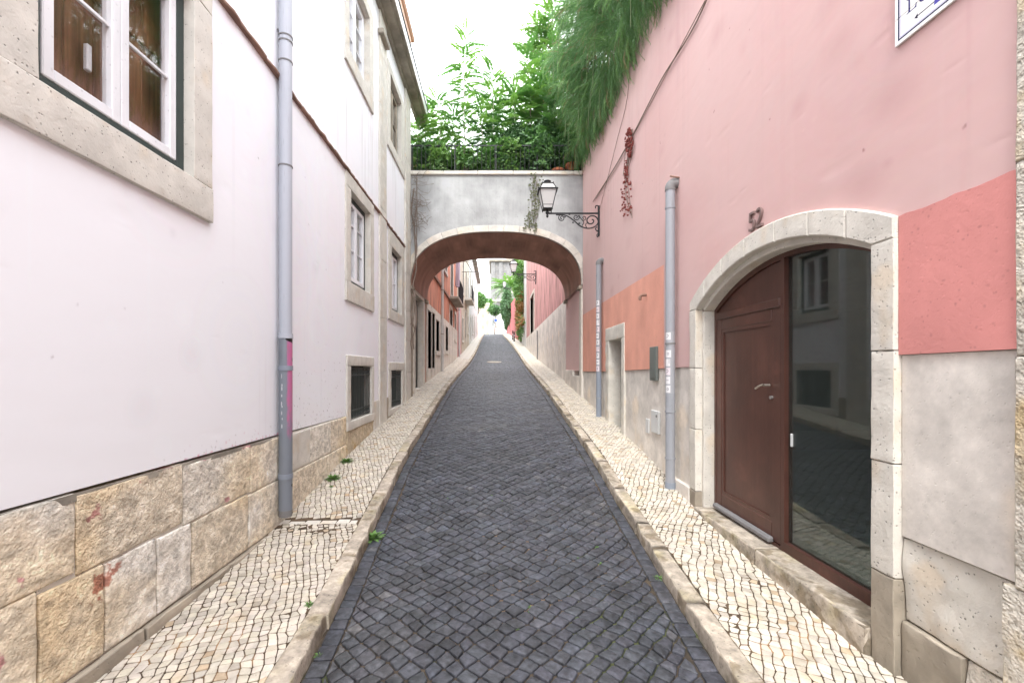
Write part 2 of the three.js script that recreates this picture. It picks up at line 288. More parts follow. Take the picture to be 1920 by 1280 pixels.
function frontUV(geo, t) {                                  // uv of a street front: along the street and up, over the whole front
  const g = geo.index ? geo.toNonIndexed() : geo, p = g.attributes.position, q = t.userData, uv = new Float32Array(p.count * 2);
  for (let i = 0; i < p.count; i++) { uv[i * 2] = (-p.getZ(i) - q.d0) / (q.d1 - q.d0); uv[i * 2 + 1] = (p.getY(i) - q.y0) / (q.y1 - q.y0); }
  g.setAttribute('uv', new THREE.BufferAttribute(uv, 2)); return g;
}
const clean = (g) => { const q = g.index ? g.toNonIndexed() : g; for (const k of Object.keys(q.attributes)) if (!['position', 'normal', 'uv'].includes(k)) q.deleteAttribute(k); if (!q.attributes.normal) q.computeVertexNormals(); return q; };
const join = (list) => boxUV(mergeGeometries(list.map((g) => { const q = clean(g); q.deleteAttribute('uv'); return q; })));
// chamfered box between two corners
function cbox(x0, x1, y0, y1, z0, z1, c = 0.006) {
  if (x0 > x1) [x0, x1] = [x1, x0]; if (y0 > y1) [y0, y1] = [y1, y0]; if (z0 > z1) [z0, z1] = [z1, z0];
  c = Math.min(c, (x1 - x0) * 0.3, (y1 - y0) * 0.3, (z1 - z0) * 0.3);
  const V = [], idx = [], lo = [x0, y0, z0], hi = [x1, y1, z1], id = {};
  for (let s = 0; s < 8; s++) for (let a = 0; a < 3; a++) {
    const v = [0, 1, 2].map((k) => { const up = (s >> k) & 1, e = k === a ? 0 : c; return up ? hi[k] - e : lo[k] + e; });
    id[s + '_' + a] = V.length / 3; V.push(...v);
  }
  const P = (s, a) => id[s + '_' + a], ctr = [(x0 + x1) / 2, (y0 + y1) / 2, (z0 + z1) / 2];
  const tri = (a, b, d) => {
    const p = (i) => new THREE.Vector3(V[i * 3], V[i * 3 + 1], V[i * 3 + 2]), A = p(a), n = p(b).sub(A).cross(p(d).sub(A)), m = A.add(p(b)).add(p(d)).multiplyScalar(1 / 3).sub(new THREE.Vector3(...ctr));
    if (n.dot(m) >= 0) idx.push(a, b, d); else idx.push(a, d, b);
  };
  const quad = (a, b, d, e) => { tri(a, b, d); tri(a, d, e); };
  for (let a = 0; a < 3; a++) { const u = 1 << ((a + 1) % 3), w = 1 << ((a + 2) % 3); for (const f of [0, 1 << a]) quad(P(f, a), P(f | u, a), P(f | u | w, a), P(f | w, a)); }
  for (let a = 0; a < 3; a++) { const b = (a + 1) % 3, cdir = 3 - a - b; for (let sa = 0; sa < 2; sa++) for (let sb = 0; sb < 2; sb++) { const s = (sa << a) | (sb << b), t = s | (1 << cdir); quad(P(s, a), P(s, b), P(t, b), P(t, a)); } }
  for (let s = 0; s < 8; s++) tri(P(s, 0), P(s, 1), P(s, 2));
  const g = new THREE.BufferGeometry(); g.setAttribute('position', new THREE.Float32BufferAttribute(V, 3)); g.setIndex(idx);
  const q = g.toNonIndexed(); q.computeVertexNormals(); return boxUV(q, 0);
}
// box on a house front: side -1 left, +1 right; o = metres out of the wall face towards the street
const sbox = (side, o0, o1, y0, y1, d0, d1, c = 0.006, xw = XW) => cbox(side * (xw - o0), side * (xw - o1), y0, y1, -d0, -d1, c);
// slab on a house front from an outline in (d, y)
function slab(side, o0, o1, pts, holes = [], xw = XW, bevel = 0) {
  const shape = new THREE.Shape(pts.map((p) => new THREE.Vector2(...p)));
  for (const h of holes) shape.holes.push(new THREE.Path(h.map((p) => new THREE.Vector2(...p))));
  const g = new THREE.ExtrudeGeometry(shape, { depth: o1 - o0 - 2 * bevel, bevelEnabled: bevel > 0, bevelSize: bevel, bevelThickness: bevel, bevelOffset: -bevel, bevelSegments: 1, curveSegments: 8 });
  const p = g.attributes.position;
  for (let i = 0; i < p.count; i++) p.setXYZ(i, side * (xw - (o0 + bevel + p.getZ(i))), p.getY(i), -p.getX(i));
  // (d, y, o) -> (x, y, z): turns the winding over on the right side
  if (side < 0) { /* d -> -z, o -> +x keeps it */ } else { for (let i = 0; i < p.count; i += 3) { const a = [p.getX(i + 1), p.getY(i + 1), p.getZ(i + 1)]; p.setXYZ(i + 1, p.getX(i + 2), p.getY(i + 2), p.getZ(i + 2)); p.setXYZ(i + 2, ...a); } }
  g.computeVertexNormals(); return boxUV(g, 0);
}
// block of rough stone on a front: worn edges and an uneven face
function rough(side, o0, o1, y0, y1, d0, d1, amp = 0.012, xw = XW, step = 0.07, edge = 0.009) {
  const W = d1 - d0, H = y1 - y0, D = o1 - o0, ny = Math.max(4, Math.round(H / step) + 2), nz = Math.max(4, Math.round(W / step) + 2), g = new THREE.BoxGeometry(D, H, W, 1, ny, nz);
  const q = (() => { const t = g.clone(); t.deleteAttribute('normal'); t.deleteAttribute('uv'); return mergeVertices(t, 1e-5); })(), p = q.attributes.position, ph = rr(0, 50);
  const place = (v, L, n) => { const k = Math.round((v / L + 0.5) * n), e = Math.min(edge, L * 0.2); return k === 0 ? -L / 2 : k === n ? L / 2 : -L / 2 + e + (L - 2 * e) * (k - 1) / (n - 2); };
  for (let i = 0; i < p.count; i++) {
    let o = p.getX(i) + D / 2, y = place(p.getY(i), H, ny), z = place(p.getZ(i), W, nz);
    const e = Math.min(H / 2 - Math.abs(y), W / 2 - Math.abs(z)), front = o > D * 0.5, rim = e < edge * 0.5, n7 = noise3(y * 7 + ph, z * 7, 3), n19 = noise3(y * 19, z * 19 + ph, 5);
    if (front) o -= (rim ? edge * (0.8 + 0.5 * n19) : 0) - amp * (n7 + 0.5 * n19);
    const wob = Math.min(0.006, edge * 0.4); y += wob * noise3(z * 6, ph, y * 3); z += wob * noise3(y * 6, ph + 9, z * 3);
    p.setXYZ(i, side * (xw - (o0 + o)), y + (y0 + y1) / 2, -(z + (d0 + d1) / 2));
  }
  if (side > 0) { /* mirrored twice: keeps its winding */ } else { const ix = q.index; for (let i = 0; i < ix.count; i += 3) { const a = ix.getX(i + 1); ix.setX(i + 1, ix.getX(i + 2)); ix.setX(i + 2, a); } }
  q.computeVertexNormals(); return boxUV(q, rr(0, 3));
}
function tube(pts, r, seg = 24, rad = 8, closed = false) { return clean(new THREE.TubeGeometry(new THREE.CatmullRomCurve3(pts.map((p) => new THREE.Vector3(...p)), closed), seg, r, rad, closed)); }
function cyl(x, y0, y1, z, r0, r1 = r0, rad = 20) { const g = new THREE.CylinderGeometry(r1, r0, y1 - y0, rad); g.translate(x, (y0 + y1) / 2, z); return clean(g); }
// ------------------------------------------------------------------ ground, road, pavements
function sheet(x0, x1, y, dList, nx) {                      // sheet between two lines x0(d), x1(d) with height y(x, d)
  const V = [], I = [], UV = [];
  for (const d of dList) for (let i = 0; i <= nx; i++) { const x = lerp(x0(d), x1(d), i / nx); V.push(x, y(x, d), -d); UV.push(x, -d); }
  for (let j = 0; j < dList.length - 1; j++) for (let i = 0; i < nx; i++) { const a = j * (nx + 1) + i, b = a + 1, c = a + nx + 1, e = c + 1; I.push(a, b, c, b, e, c); }
  const g = new THREE.BufferGeometry(); g.setAttribute('position', new THREE.Float32BufferAttribute(V, 3)); g.setAttribute('uv', new THREE.Float32BufferAttribute(UV, 2)); g.setIndex(I); g.computeVertexNormals(); return g;
}
const steps = (a, b, s) => { const o = []; for (let d = a; d < b - 1e-6; d += s) o.push(d); o.push(b); return o; };
struct('ground', sheet(() => -260, () => 260, (x, d) => S(d) - 0.4, [...steps(-60, 90, 3), ...steps(95, 500, 45)], 4), M.terrain);

// paving: a jittered, slightly warped grid of cells; every cell becomes a stone with worn edges
function paveCells({ d0, d1, left, right, size, angle, jitter, warp, seed }) {
  const ca = Math.cos(angle), sa = Math.sin(angle), cells = [], key = new Map();
  const node = (i, j) => {
    const k = i * 100003 + j; let v = key.get(k); if (v) return v;
    const jx = (hash(i, j, seed) - 0.5) * jitter, jy = (hash(i, j, seed + 1) - 0.5) * jitter;
    const u = (i + jx + 0.5 * (hash(j, 3, seed + 2) - 0.5) * jitter) * size, w = (j + jy + (jitter > 0.4 ? 0.45 * (hash(i, 9, seed) - 0.5) : 0)) * size * 1.02;
    let x = u * ca - w * sa, d = u * sa + w * ca;
    x += warp * noise3(x * 0.9, d * 0.9, seed) + warp * 0.35 * noise3(x * 3.1, d * 3.1, seed + 4); d += warp * noise3(x * 0.9 + 31, d * 0.9, seed) + warp * 0.35 * noise3(x * 3.1 + 7, d * 3.1, seed + 4);
    v = [x, d]; key.set(k, v); return v;
  };
  const R = Math.ceil((Math.max(Math.abs(d0), d1) + 4) / size * 1.1);
  const area = (q) => { let a = 0; for (let k = 0; k < q.length; k++) { const [x, y] = q[k], [X, Y] = q[(k + 1) % q.length]; a += x * Y - X * y; } return a / 2; };
  for (let dd = d0; dd < d1; dd += size * 0.5) { /* walk rows of the bounding strip */
    const xa = left(dd) - size, xb = right(dd) + size;
    for (let xx = xa; xx < xb; xx += size * 0.5) {
      const u = xx * ca + dd * sa, w = -xx * sa + dd * ca, i = Math.round(u / size), j = Math.round(w / (size * 1.02)), k = 'c' + (i * 100003 + j);
      if (key.has(k)) continue; key.set(k, 1);
      let q = [node(i, j), node(i + 1, j), node(i + 1, j + 1), node(i, j + 1)];
      const full = Math.abs(area(q));
      q = q.map(([x, d]) => [clamp(x, left(d), right(d)), clamp(d, d0, d1)]);
      const A = area(q); if (Math.abs(A) < full * 0.3) continue;
      if (A < 0) q.reverse();
      cells.push({ q, c: [(q[0][0] + q[1][0] + q[2][0] + q[3][0]) / 4, (q[0][1] + q[1][1] + q[2][1] + q[3][1]) / 4] });
    }
  }
  return cells;
}
// q: corners (x, d) counter-clockwise in (x, d); returns arrays to be gathered
function stoneGeo(q, surf, { joint, edge, depth, bulge, tilt, lift, fine, tone }) {
  const c = [0, 0]; for (const p of q) { c[0] += p[0] / q.length; c[1] += p[1] / q.length; }
  let poly = q;
  if (fine) { poly = []; for (let k = 0; k < q.length; k++) { const p = q[k], a = q[(k + q.length - 1) % q.length], b = q[(k + 1) % q.length], t = rr(0.04, 0.15), s = rr(0.04, 0.15); poly.push([lerp(p[0], a[0], t), lerp(p[1], a[1], t)], [lerp(p[0], b[0], s), lerp(p[1], b[1], s)]); } }
  const n = poly.length, inset = (m) => poly.map(([x, d]) => { const dx = x - c[0], dd = d - c[1], l = Math.hypot(dx, dd) || 1, f = Math.max(0.2, 1 - m / l); return [c[0] + dx * f, c[1] + dd * f]; });
  const tx = rr(-tilt, tilt), td = rr(-tilt, tilt), up = rr(-lift, lift), r0 = inset(joint * 0.5), r1 = inset(joint * 0.5 + edge);
  const V = [], I = [], UV = [], put = (x, d, y) => { V.push(x, surf(x, d) + y + up + (x - c[0]) * tx + (d - c[1]) * td, -d); UV.push(x, -d); };
  for (const [x, d] of r0) put(x, d, -depth); for (const [x, d] of r0) put(x, d, -edge * 0.8); for (const [x, d] of r1) put(x, d, fine ? rr(-0.0015, 0.0015) : 0); put(c[0], c[1], bulge);
  for (let k = 0; k < n; k++) { const m = (k + 1) % n; I.push(k, m, n + m, k, n + m, n + k, n + k, n + m, 2 * n + m, n + k, 2 * n + m, 2 * n + k, 2 * n + k, 2 * n + m, 3 * n); }
  return { V, I, UV, tone, c };
}
function stonesGeometry(list) {
  let nv = 0, ni = 0; for (const s of list) { nv += s.V.length / 3; ni += s.I.length; }
  const V = new Float32Array(nv * 3), UV = new Float32Array(nv * 2), Cc = new Float32Array(nv * 3), I = new Uint32Array(ni); let v = 0, t = 0;
  for (const s of list) { V.set(s.V, v * 3); UV.set(s.UV, v * 2); const k = s.V.length / 3; for (let i = 0; i < k; i++) Cc.set(s.tone, (v + i) * 3); for (const i of s.I) I[t++] = i + v; v += k; }
  const g = new THREE.BufferGeometry(); g.setAttribute('position', new THREE.BufferAttribute(V, 3)); g.setAttribute('uv', new THREE.BufferAttribute(UV, 2)); g.setAttribute('color', new THREE.BufferAttribute(Cc, 3)); g.setIndex(new THREE.BufferAttribute(I, 1)); g.computeVertexNormals(); return g;
}
function layPaving(parent, name, restName, stones, mat, inView) {
  // the stones that show largest become parts of their own; the others stay joined
  const seen = stones.filter((s) => inView(s.c)).sort((a, b) => a.c[1] - b.c[1]).slice(0, 300), own = new Set(seen);
  for (const s of seen) M_(name, stonesGeometry([s]), mat, parent);
  const rest = M_(restName, stonesGeometry(stones.filter((s) => !own.has(s))), mat, parent); rest.userData.kind = 'stuff';
}
const visible = (surf) => ([x, d]) => { if (d < 1.2) return false; const px = 930 + F * x / d, py = 690 - F * surf(x, d) / d; return px > -10 && px < 1930 && py < 1290; };

const FAR = 60;
{ // road bed and stones
  const bed = (x, d) => roadY(x, d) - 0.016, roadFar = (x, d) => roadY(x, d);
  const road = struct('road', sheet((d) => KL(d) - 0.02, (d) => KR(d) + 0.02, bed, [...steps(-8, 76, 0.5), 90, 120], 8), M.earth);
  const stones = [], surf = roadY;
  const tone = () => { const k = rr(0.82, 1.16), w = rnd(); return w < 0.02 ? [k * 1.6, k * 1.5, k * 1.38] : w < 0.08 ? [k * 0.74, k * 0.74, k * 0.77] : [k * rr(0.96, 1.05), k, k * rr(0.98, 1.08)]; };
  const edgeL = (d) => KL(d) + 0.135, edgeR = (d) => KR(d) - 0.135;
  const worn = (t, [x, d]) => { const p = 1 + 0.16 * noise3(x * 0.9, d * 0.55, 21) + 0.12 * noise3(x * 2.6, d * 2.2, 22), e = clamp(noise3(x * 1.3 + 9, d * 1.1, 23) - 0.25) * 0.5; return [t[0] * p * (1 + 0.35 * e), t[1] * p * (1 + 0.22 * e), t[2] * p * (1 - 0.1 * e)]; };
  for (const c of paveCells({ d0: -2.5, d1: FAR, left: edgeL, right: edgeR, size: 0.103, angle: Math.PI / 4 + 0.05, jitter: 0.26, warp: 0.035, seed: 5 }))
    stones.push(stoneGeo(c.q, surf, { joint: 0.012, edge: 0.009, depth: 0.05, bulge: 0.002, tilt: 0.04, lift: 0.004, fine: c.c[1] < 9, tone: worn(tone(), c.c) }));
  // a course of longer stones along each kerb
  for (const [e, s] of [[KL, 1], [KR, -1]]) for (let d = -2.5; d < FAR;) {
    const l = rr(0.09, 0.18), a = [e(d) + s * 0.005, d], b = [e(d + l) + s * 0.005, d + l], w = 0.128, q = s > 0 ? [a, [a[0] + w, d + rr(-0.01, 0.01)], [b[0] + w, d + l], b] : [[a[0] - w, d + rr(-0.01, 0.01)], a, b, [b[0] - w, d + l]];
    stones.push(stoneGeo(q, surf, { joint: 0.012, edge: 0.01, depth: 0.05, bulge: 0.003, tilt: 0.03, lift: 0.004, fine: d < 11, tone: tone() })); d += l;
  }
  layPaving(road, 'cobblestone', 'cobblestones', stones, M.basalt, visible(surf));
  // far stretch, where single stones are no longer told apart
  const far = sheet((d) => KL(d), (d) => KR(d), roadFar, [...steps(FAR, 78, 1), 90, 120], 6), n = far.attributes.position.count, cc = new Float32Array(n * 3); cc.fill(0.95); far.setAttribute('color', new THREE.BufferAttribute(cc, 3));
  const f = M_('far_cobbles', far, M.basalt, road); f.userData.kind = 'stuff';
}
const DRAIN = [4.86, 4.985];
for (const [nm, side, kerb, wall] of [['sidewalk_left', -1, KL, WALL_L], ['sidewalk_right', 1, KR, WALL_R]]) {
  const left = side < 0 ? (d) => wall(d) : (d) => kerb(d) + KW - 0.006, right = side < 0 ? (d) => kerb(d) - KW + 0.006 : (d) => wall(d), surf = (x, d) => S(d) + 0.008 * noise3(x * 1.3, d * 1.3, 4);
  const bed = struct(nm, sheet(left, right, (x, d) => surf(x, d) - 0.005, [...steps(-8, 78, 0.5), 90, 120], 6), M.earthPale);
  const stones = [];
  for (const c of paveCells({ d0: -1.5, d1: 26, left, right, size: 0.058, angle: side < 0 ? 0.36 : -0.45, jitter: 0.36, warp: 0.05, seed: 40 + side })) {
    if (side < 0 && c.c[1] > DRAIN[0] && c.c[1] < DRAIN[1]) continue;
    const w = rnd(), k = rr(0.8, 1.08), tone = w < 0.04 ? [k * 0.8, k * 0.68, k * 0.55] : w < 0.12 ? [k * 0.86, k * 0.84, k * 0.82] : [k, k * rr(0.965, 1), k * rr(0.92, 1)];
    stones.push(stoneGeo(c.q, surf, { joint: 0.008, edge: 0.0035, depth: 0.03, bulge: 0.0012, tilt: 0.07, lift: 0.003, fine: c.c[1] < 6.5, tone }));
  }
  layPaving(bed, 'paving_stone', 'paving_stones', stones, M.calcada, visible(surf));
  const far = sheet(left, right, (x, d) => surf(x, d), [...steps(26, 78, 1), 90, 120], 4), n = far.attributes.position.count, cc = new Float32Array(n * 3); cc.fill(0.8); far.setAttribute('color', new THREE.BufferAttribute(cc, 3));
  M_('far_paving', far, M.calcada, bed).userData.kind = 'stuff';
  if (side < 0) for (let x = -2.31; x < KL(4.9) - KW - 0.02;) { const w = rr(0.1, 0.17), e = Math.min(x + w, KL(4.9) - KW - 0.012); M_('drain_stone', cbox(x, e - 0.006, S(4.9) - 0.08, S(4.9) - 0.004 + rr(-0.003, 0.003), -DRAIN[0] + rr(0.015, 0.03), -DRAIN[1] - rr(0.015, 0.03), 0.006), M.limeGrey, bed); x += w; }
  // kerb of long limestone blocks with rounded edges
  const kb = new THREE.Group(); kb.name = side < 0 ? 'kerb_left' : 'kerb_right'; kb.userData.kind = 'structure'; scene.add(kb);
  const joints = side < 0 ? [-2.2, -1.2, -0.2, 0.8, 1.7, 2.45, 3.25, 4.12, 5.2] : [-2.2, -1.1, -0.1, 0.9, 1.65, 2.45, 3.4, 4.3, 4.85, 5.8];
  while (joints[joints.length - 1] < 74) joints.push(joints[joints.length - 1] + rr(0.75, 1.25));
  for (let k = 0; k + 1 < joints.length; k++) {
    const a = joints[k] + 0.005, b = joints[k + 1] - 0.005, V = [], I = [], n = 14, jo = rr(-0.008, 0.008), jl = rr(-0.006, 0.008);
    const prof = [[0, -0.16], [0.001, -0.06], [0.003, -0.016], [0.009, -0.004], [0.02, 0], [0.08, 0.002], [0.135, 0.001], [0.143, -0.008], [KW - 0.004, -0.1]];   // across the top, from the road side
    for (let j = 0; j <= n; j++) { const d = lerp(a, b, j / n), e = (j === 0 || j === n) ? 0.006 : 0, x = kerb(d) + side * jo; for (const [u, y] of prof) { const wear = 0.008 * noise3(d * 5, u * 30, k + 3) + 0.006 * noise3(d * 17, u * 40, k); V.push(x + side * (u + (u < 0.03 ? wear : 0)), S(d) + y + jl - (y > -0.03 ? e : 0) + (y > -0.05 ? wear * 0.6 : 0), -d); } }
    const m = prof.length; for (let j = 0; j < n; j++) for (let i = 0; i < m - 1; i++) { const p = j * m + i, q = p + 1, r = p + m, s = r + 1; if (side > 0) I.push(p, q, r, q, s, r); else I.push(p, r, q, q, r, s); }
    const c0 = V.length / 3; for (const j of [0, n]) { const o = j * m; for (let i = 1; i < m - 1; i++) I.push(o, o + i, o + i + 1); }
    const g = new THREE.BufferGeometry(); g.setAttribute('position', new THREE.Float32BufferAttribute(V, 3)); g.setIndex(I); g.computeVertexNormals();
    M_('kerb_stone', boxUV(g, rr(0, 2)), M.kerb, kb);
  }
}
{ // manhole cover far up the lane
  const m = thing('manhole_cover', 'round grey manhole cover set in the cobbled road beyond the arch', 'manhole'), d = 24.5, g = new THREE.CylinderGeometry(0.34, 0.34, 0.03, 28), slope = Math.atan((roadY(0, d + 1) - roadY(0, d - 1)) / 2);
  const ring = new THREE.TorusGeometry(0.37, 0.03, 6, 28); ring.rotateX(Math.PI / 2);
  m.position.set(-0.1, roadY(-0.1, d) + 0.006, -d); m.rotation.x = slope;
  M_('lid', clean(g), M.concrete, m); M_('rim', clean(ring), M.concrete, m);
}
// ------------------------------------------------------------------ left house
const rectH = (d0, d1, y0, y1) => [[d0, y0], [d1, y0], [d1, y1], [d0, y1]];
const house = thing('lavender_house', 'pale lavender white rendered house with stone plinth and framed windows on the left', 'house');
const WIN = {
  A: { d0: dL(62), d1: dL(357), y0: 1.43, y1: 2.82, od0: dL(62) - 0.26, od1: dL(392), oy0: 1.163, oy1: 3.02, label: 'large near window with brown wooden shutters behind the glass' },
  B: { d0: dL(655), d1: dL(692), y0: 1.34, y1: 2.8, od0: dL(646), od1: dL(698.5), oy0: 1.04, oy1: 3.02 },
  C: { d0: dL(732.5), d1: dL(751), y0: 1.28, y1: 2.66, od0: dL(727), od1: dL(756), oy0: 1.05, oy1: 2.98 },
  D: { d0: dL(652), d1: dL(690.5), y0: 4.94, y1: 6.3, od0: dL(645), od1: dL(697.5), oy0: 4.7, oy1: 6.5 },
  E: { d0: dL(730), d1: dL(751), y0: 4.92, y1: 6.36, od0: dL(725), od1: dL(757), oy0: 4.7, oy1: 6.52 },
};
const GRILLE = { F: { d0: dL(654.7), d1: dL(694.5), y0: -0.83, y1: 0.035, od0: dL(648), od1: dL(698.5), oy0: -0.97, oy1: 0.2 }, G: { d0: dL(731.3), d1: dL(752.4), y0: -0.88, y1: -0.05, od0: dL(727), od1: dL(757), oy0: -1.02, oy1: 0.13 } };
{
  const END = 12.14, plY = (d) => lerp(-0.63, -0.73, clamp(d / 5)), wallPts = [[-9, plY(0)], [0, plY(0)], [GRILLE.F.od0, plY(6)], [GRILLE.F.od0, -1.9], [END, -1.9], [END, 7.12], [-9, 7.12]];
  const holes = [...Object.values(WIN), ...Object.values(GRILLE)].map((w) => rectH(w.d0 - 0.02, w.d1 + 0.02, w.y0 - 0.02, w.y1 + 0.02));
  M_('wall', frontUV(slab(-1, -0.4, 0, wallPts, holes), T.leftFront), M.leftPaint, house);
  // the passage wall below the terrace bridge, in bare dirty render
  M_('passage_wall', slab(-1, -0.4, -0.02, [[END, -1.9], [15.07, -1.9], [15.07, 5.0], [END, 5.0]], [rectH(12.95, 14.35, -0.75, 2.1)]), M.limeGrey, house);
  const pd = M_('passage_door', sbox(-1, -0.22, -0.16, -0.6, 2.1, 12.95, 14.35, 0.004), M.doorGreen, house);
  for (let k = 0; k < 2; k++) M_('panel', sbox(-1, -0.165, -0.14, -0.35, 1.9, 13.02 + k * 0.68, 13.6 + k * 0.66, 0.012), M.doorGreen, pd);
  for (const [a, b] of [[12.72, 12.95], [14.35, 14.58]]) M_('stone_jamb', rough(-1, -0.2, 0.03, S(13.2) - 0.1, 2.1, a, b, 0.006), M.limeGrey, pd);
  M_('stone_lintel', rough(-1, -0.2, 0.03, 2.1, 2.34, 12.72, 14.58, 0.006), M.limeGrey, pd);
  M_('stone_threshold', rough(-1, -0.3, 0.06, S(13.6) - 0.2, -0.6, 12.95, 14.35, 0.006), M.limeGrey, pd);
  // body of the house behind the front: back wall, end walls, floors are not seen, roof is
  M_('end_wall', cbox(-9, -2.7, -2, 7.1, 9, 8.7, 0.01), M.leftPaint, house);
  M_('end_wall', cbox(-9, -2.7, -2, 7.1, -11.8, -12.1, 0.01), M.whitewash, house);
  M_('back_wall', cbox(-9.3, -9, -2, 7.1, 9, -12.1, 0.01), M.whitewash, house);
  M_('roof', (() => { const g = new THREE.BoxGeometry(7.6, 0.12, 21.2); g.rotateZ(-0.42 + Math.PI); g.translate(-5.7, 9.0, 9.05 - 10.6); return boxUV(g); })(), M.roofTile, house);
  const plinthUV = (m, ...a) => m.startsWith('plinth') ? frontUV(rough(...a), T.plinth) : rough(...a);
  // plinth of two courses of bush-hammered blocks over a footing
  const top = [[-1.2, -0.3, 'plinthPale'], [-0.3, 0.7, 'plinthRough'], [0.7, 1.55, 'plinthRough'], [1.55, dL(138), 'plinthPale'], [dL(138), dL(340), 'plinthOchre'], [dL(340), dL(467), 'plinthRough'], [dL(467), dL(533), 'plinthPale'], [dL(533), dL(580), 'lime'], [dL(580), dL(619), 'plinthRough'], [dL(619), GRILLE.F.od0, 'plinthOchre']];
  for (const [a, b, m] of top) { const y = plY((a + b) / 2); M_('plinth_stone', plinthUV(m, -1, -0.35, 0.012, lerp(-1.08, -1.17, clamp(a / 4)) + 0.006, y - 0.008, a + 0.004, b - 0.004, m === 'lime' ? 0.002 : 0.007, XW, 0.04), M[m], house); }
  const low = [[-1.2, 0.1, 'plinthRough'], [0.1, 1.2, 'plinthPale'], [1.2, dL(65), 'plinthPale'], [dL(65), dL(190), 'plinthOchre'], [dL(190), dL(289), 'plinthPale'], [dL(289), dL(355), 'plinthPale'], [dL(355), dL(462), 'plinthOchre'], [dL(462), dL(536), 'plinthPale'], [dL(536), dL(612), 'plinthOchre'], [dL(612), GRILLE.F.od0, 'plinthOchre']];
  for (const [a, b, m] of low) { const s = S((a + b) / 2); M_('plinth_stone', plinthUV(m, -1, -0.35, 0.018, Math.min(-1.62, s + 0.02) + 0.003 > -1.3 ? -1.6 : Math.max(-1.66, s - 0.12), lerp(-1.08, -1.17, clamp(a / 4)) - 0.006, a + 0.005, b - 0.005, 0.007, XW, 0.04), M[m], house); }
  for (const [a, b] of [[-1.2, 0.6], [0.6, 1.9], [1.9, 2.95], [2.95, 3.9], [3.9, 4.75]]) M_('footing_stone', rough(-1, -0.3, 0.05, S(a) - 0.15, -1.675, a + 0.006, b - 0.006, 0.012, XW, 0.06), M.limeDirty, house);
  M_('mortar_band', slab(-1, -0.3, 0.0, [[-9, -2.2], [GRILLE.F.od0, -1.9], [GRILLE.F.od0, plY(6) - 0.004], [-9, plY(0) - 0.004]]), M.limeGrey, house);
  M_('mortar_fillet', slab(-1, 0.0, 0.008, [[-1, plY(0) - 0.06], [2, plY(2) - 0.055], [4.6, plY(4.6) - 0.02], [4.7, plY(4.7) + 0.004], [-1, plY(0) + 0.006]]), M.concrete, house);
  // stones below and between the grilled basement windows
  for (const [a, b, y, m] of [[dL(648), dL(698.5), -0.975, 'roughOchre'], [dL(699), dL(709), -0.62, 'lime'], [dL(722.5), dL(727), -0.62, 'limeDirty'], [dL(727), dL(757), -1.025, 'limeDirty'], [dL(757), 12.14, -0.24, 'limeDirty']]) M_('plinth_stone', rough(-1, -0.05, 0.02, S(b) - 0.5, y, a + 0.004, b - 0.004, 0.008), M[m], house);
  // upright strips of dressed stone
  for (const [a, b, o] of [[dL(709.5), dL(722), 0.035], [dL(757.5), 12.135, 0.05]]) {
    let y = S(b) - 0.25; while (y < 7.0) { const h = Math.min(rr(0.75, 1.25), 7.05 - y); M_('pilaster_stone', rough(-1, -0.05, o, y, y + h - 0.004, a, b, 0.004, XW, 0.12, 0.008), M.lime, house); y += h; }
  }
  // string course: thin brown weathered ledge
  for (let d = -3; d < 12.1;) { const l = Math.min(rr(0.8, 1.6), 12.12 - d); M_('string_course', rough(-1, -0.02, 0.042, 3.052 - d * 0.0035, 3.09 - d * 0.0035, d, d + l, 0.012, XW, 0.05, 0.012), M.ledgeBrown, house); d += l; }
  // cornice: stepped concrete soffit, white gutter board and a dark drip edge
  M_('cornice', (() => { const s = new THREE.Shape([[0, 7.02], [0.07, 7.02], [0.08, 7.07], [0.25, 7.1], [0.26, 7.13], [0.33, 7.14], [0.33, 7.2], [0, 7.2]].map((p) => new THREE.Vector2(...p))); const g = new THREE.ExtrudeGeometry(s, { depth: 17.4, bevelEnabled: false, steps: 1 }); g.translate(-2.3, 0, -13.4); return boxUV(g); })(), M.concrete, house);
  M_('gutter_board', cbox(-1.975, -2.0, 7.15, 7.42, 4, -13.4, 0.008), M.white, house);
  M_('drip_edge', cbox(-1.955, -2.02, 7.42, 7.45, 4, -13.4, 0.006), M.iron, house);
  M_('attic_wall', cbox(-2.14, -4.2, 7.3, 8.42, 2, -11.6, 0.05), M.peach, house);
  M_('attic_coping', cbox(-2.07, -4.2, 8.3, 8.42, 2, -11.75, 0.04), M.peach, house);
  M_('lamp_bracket', sbox(-1, 0, 0.12, 6.52, 6.62, dL(708), dL(720), 0.01), M.concrete, house);
}
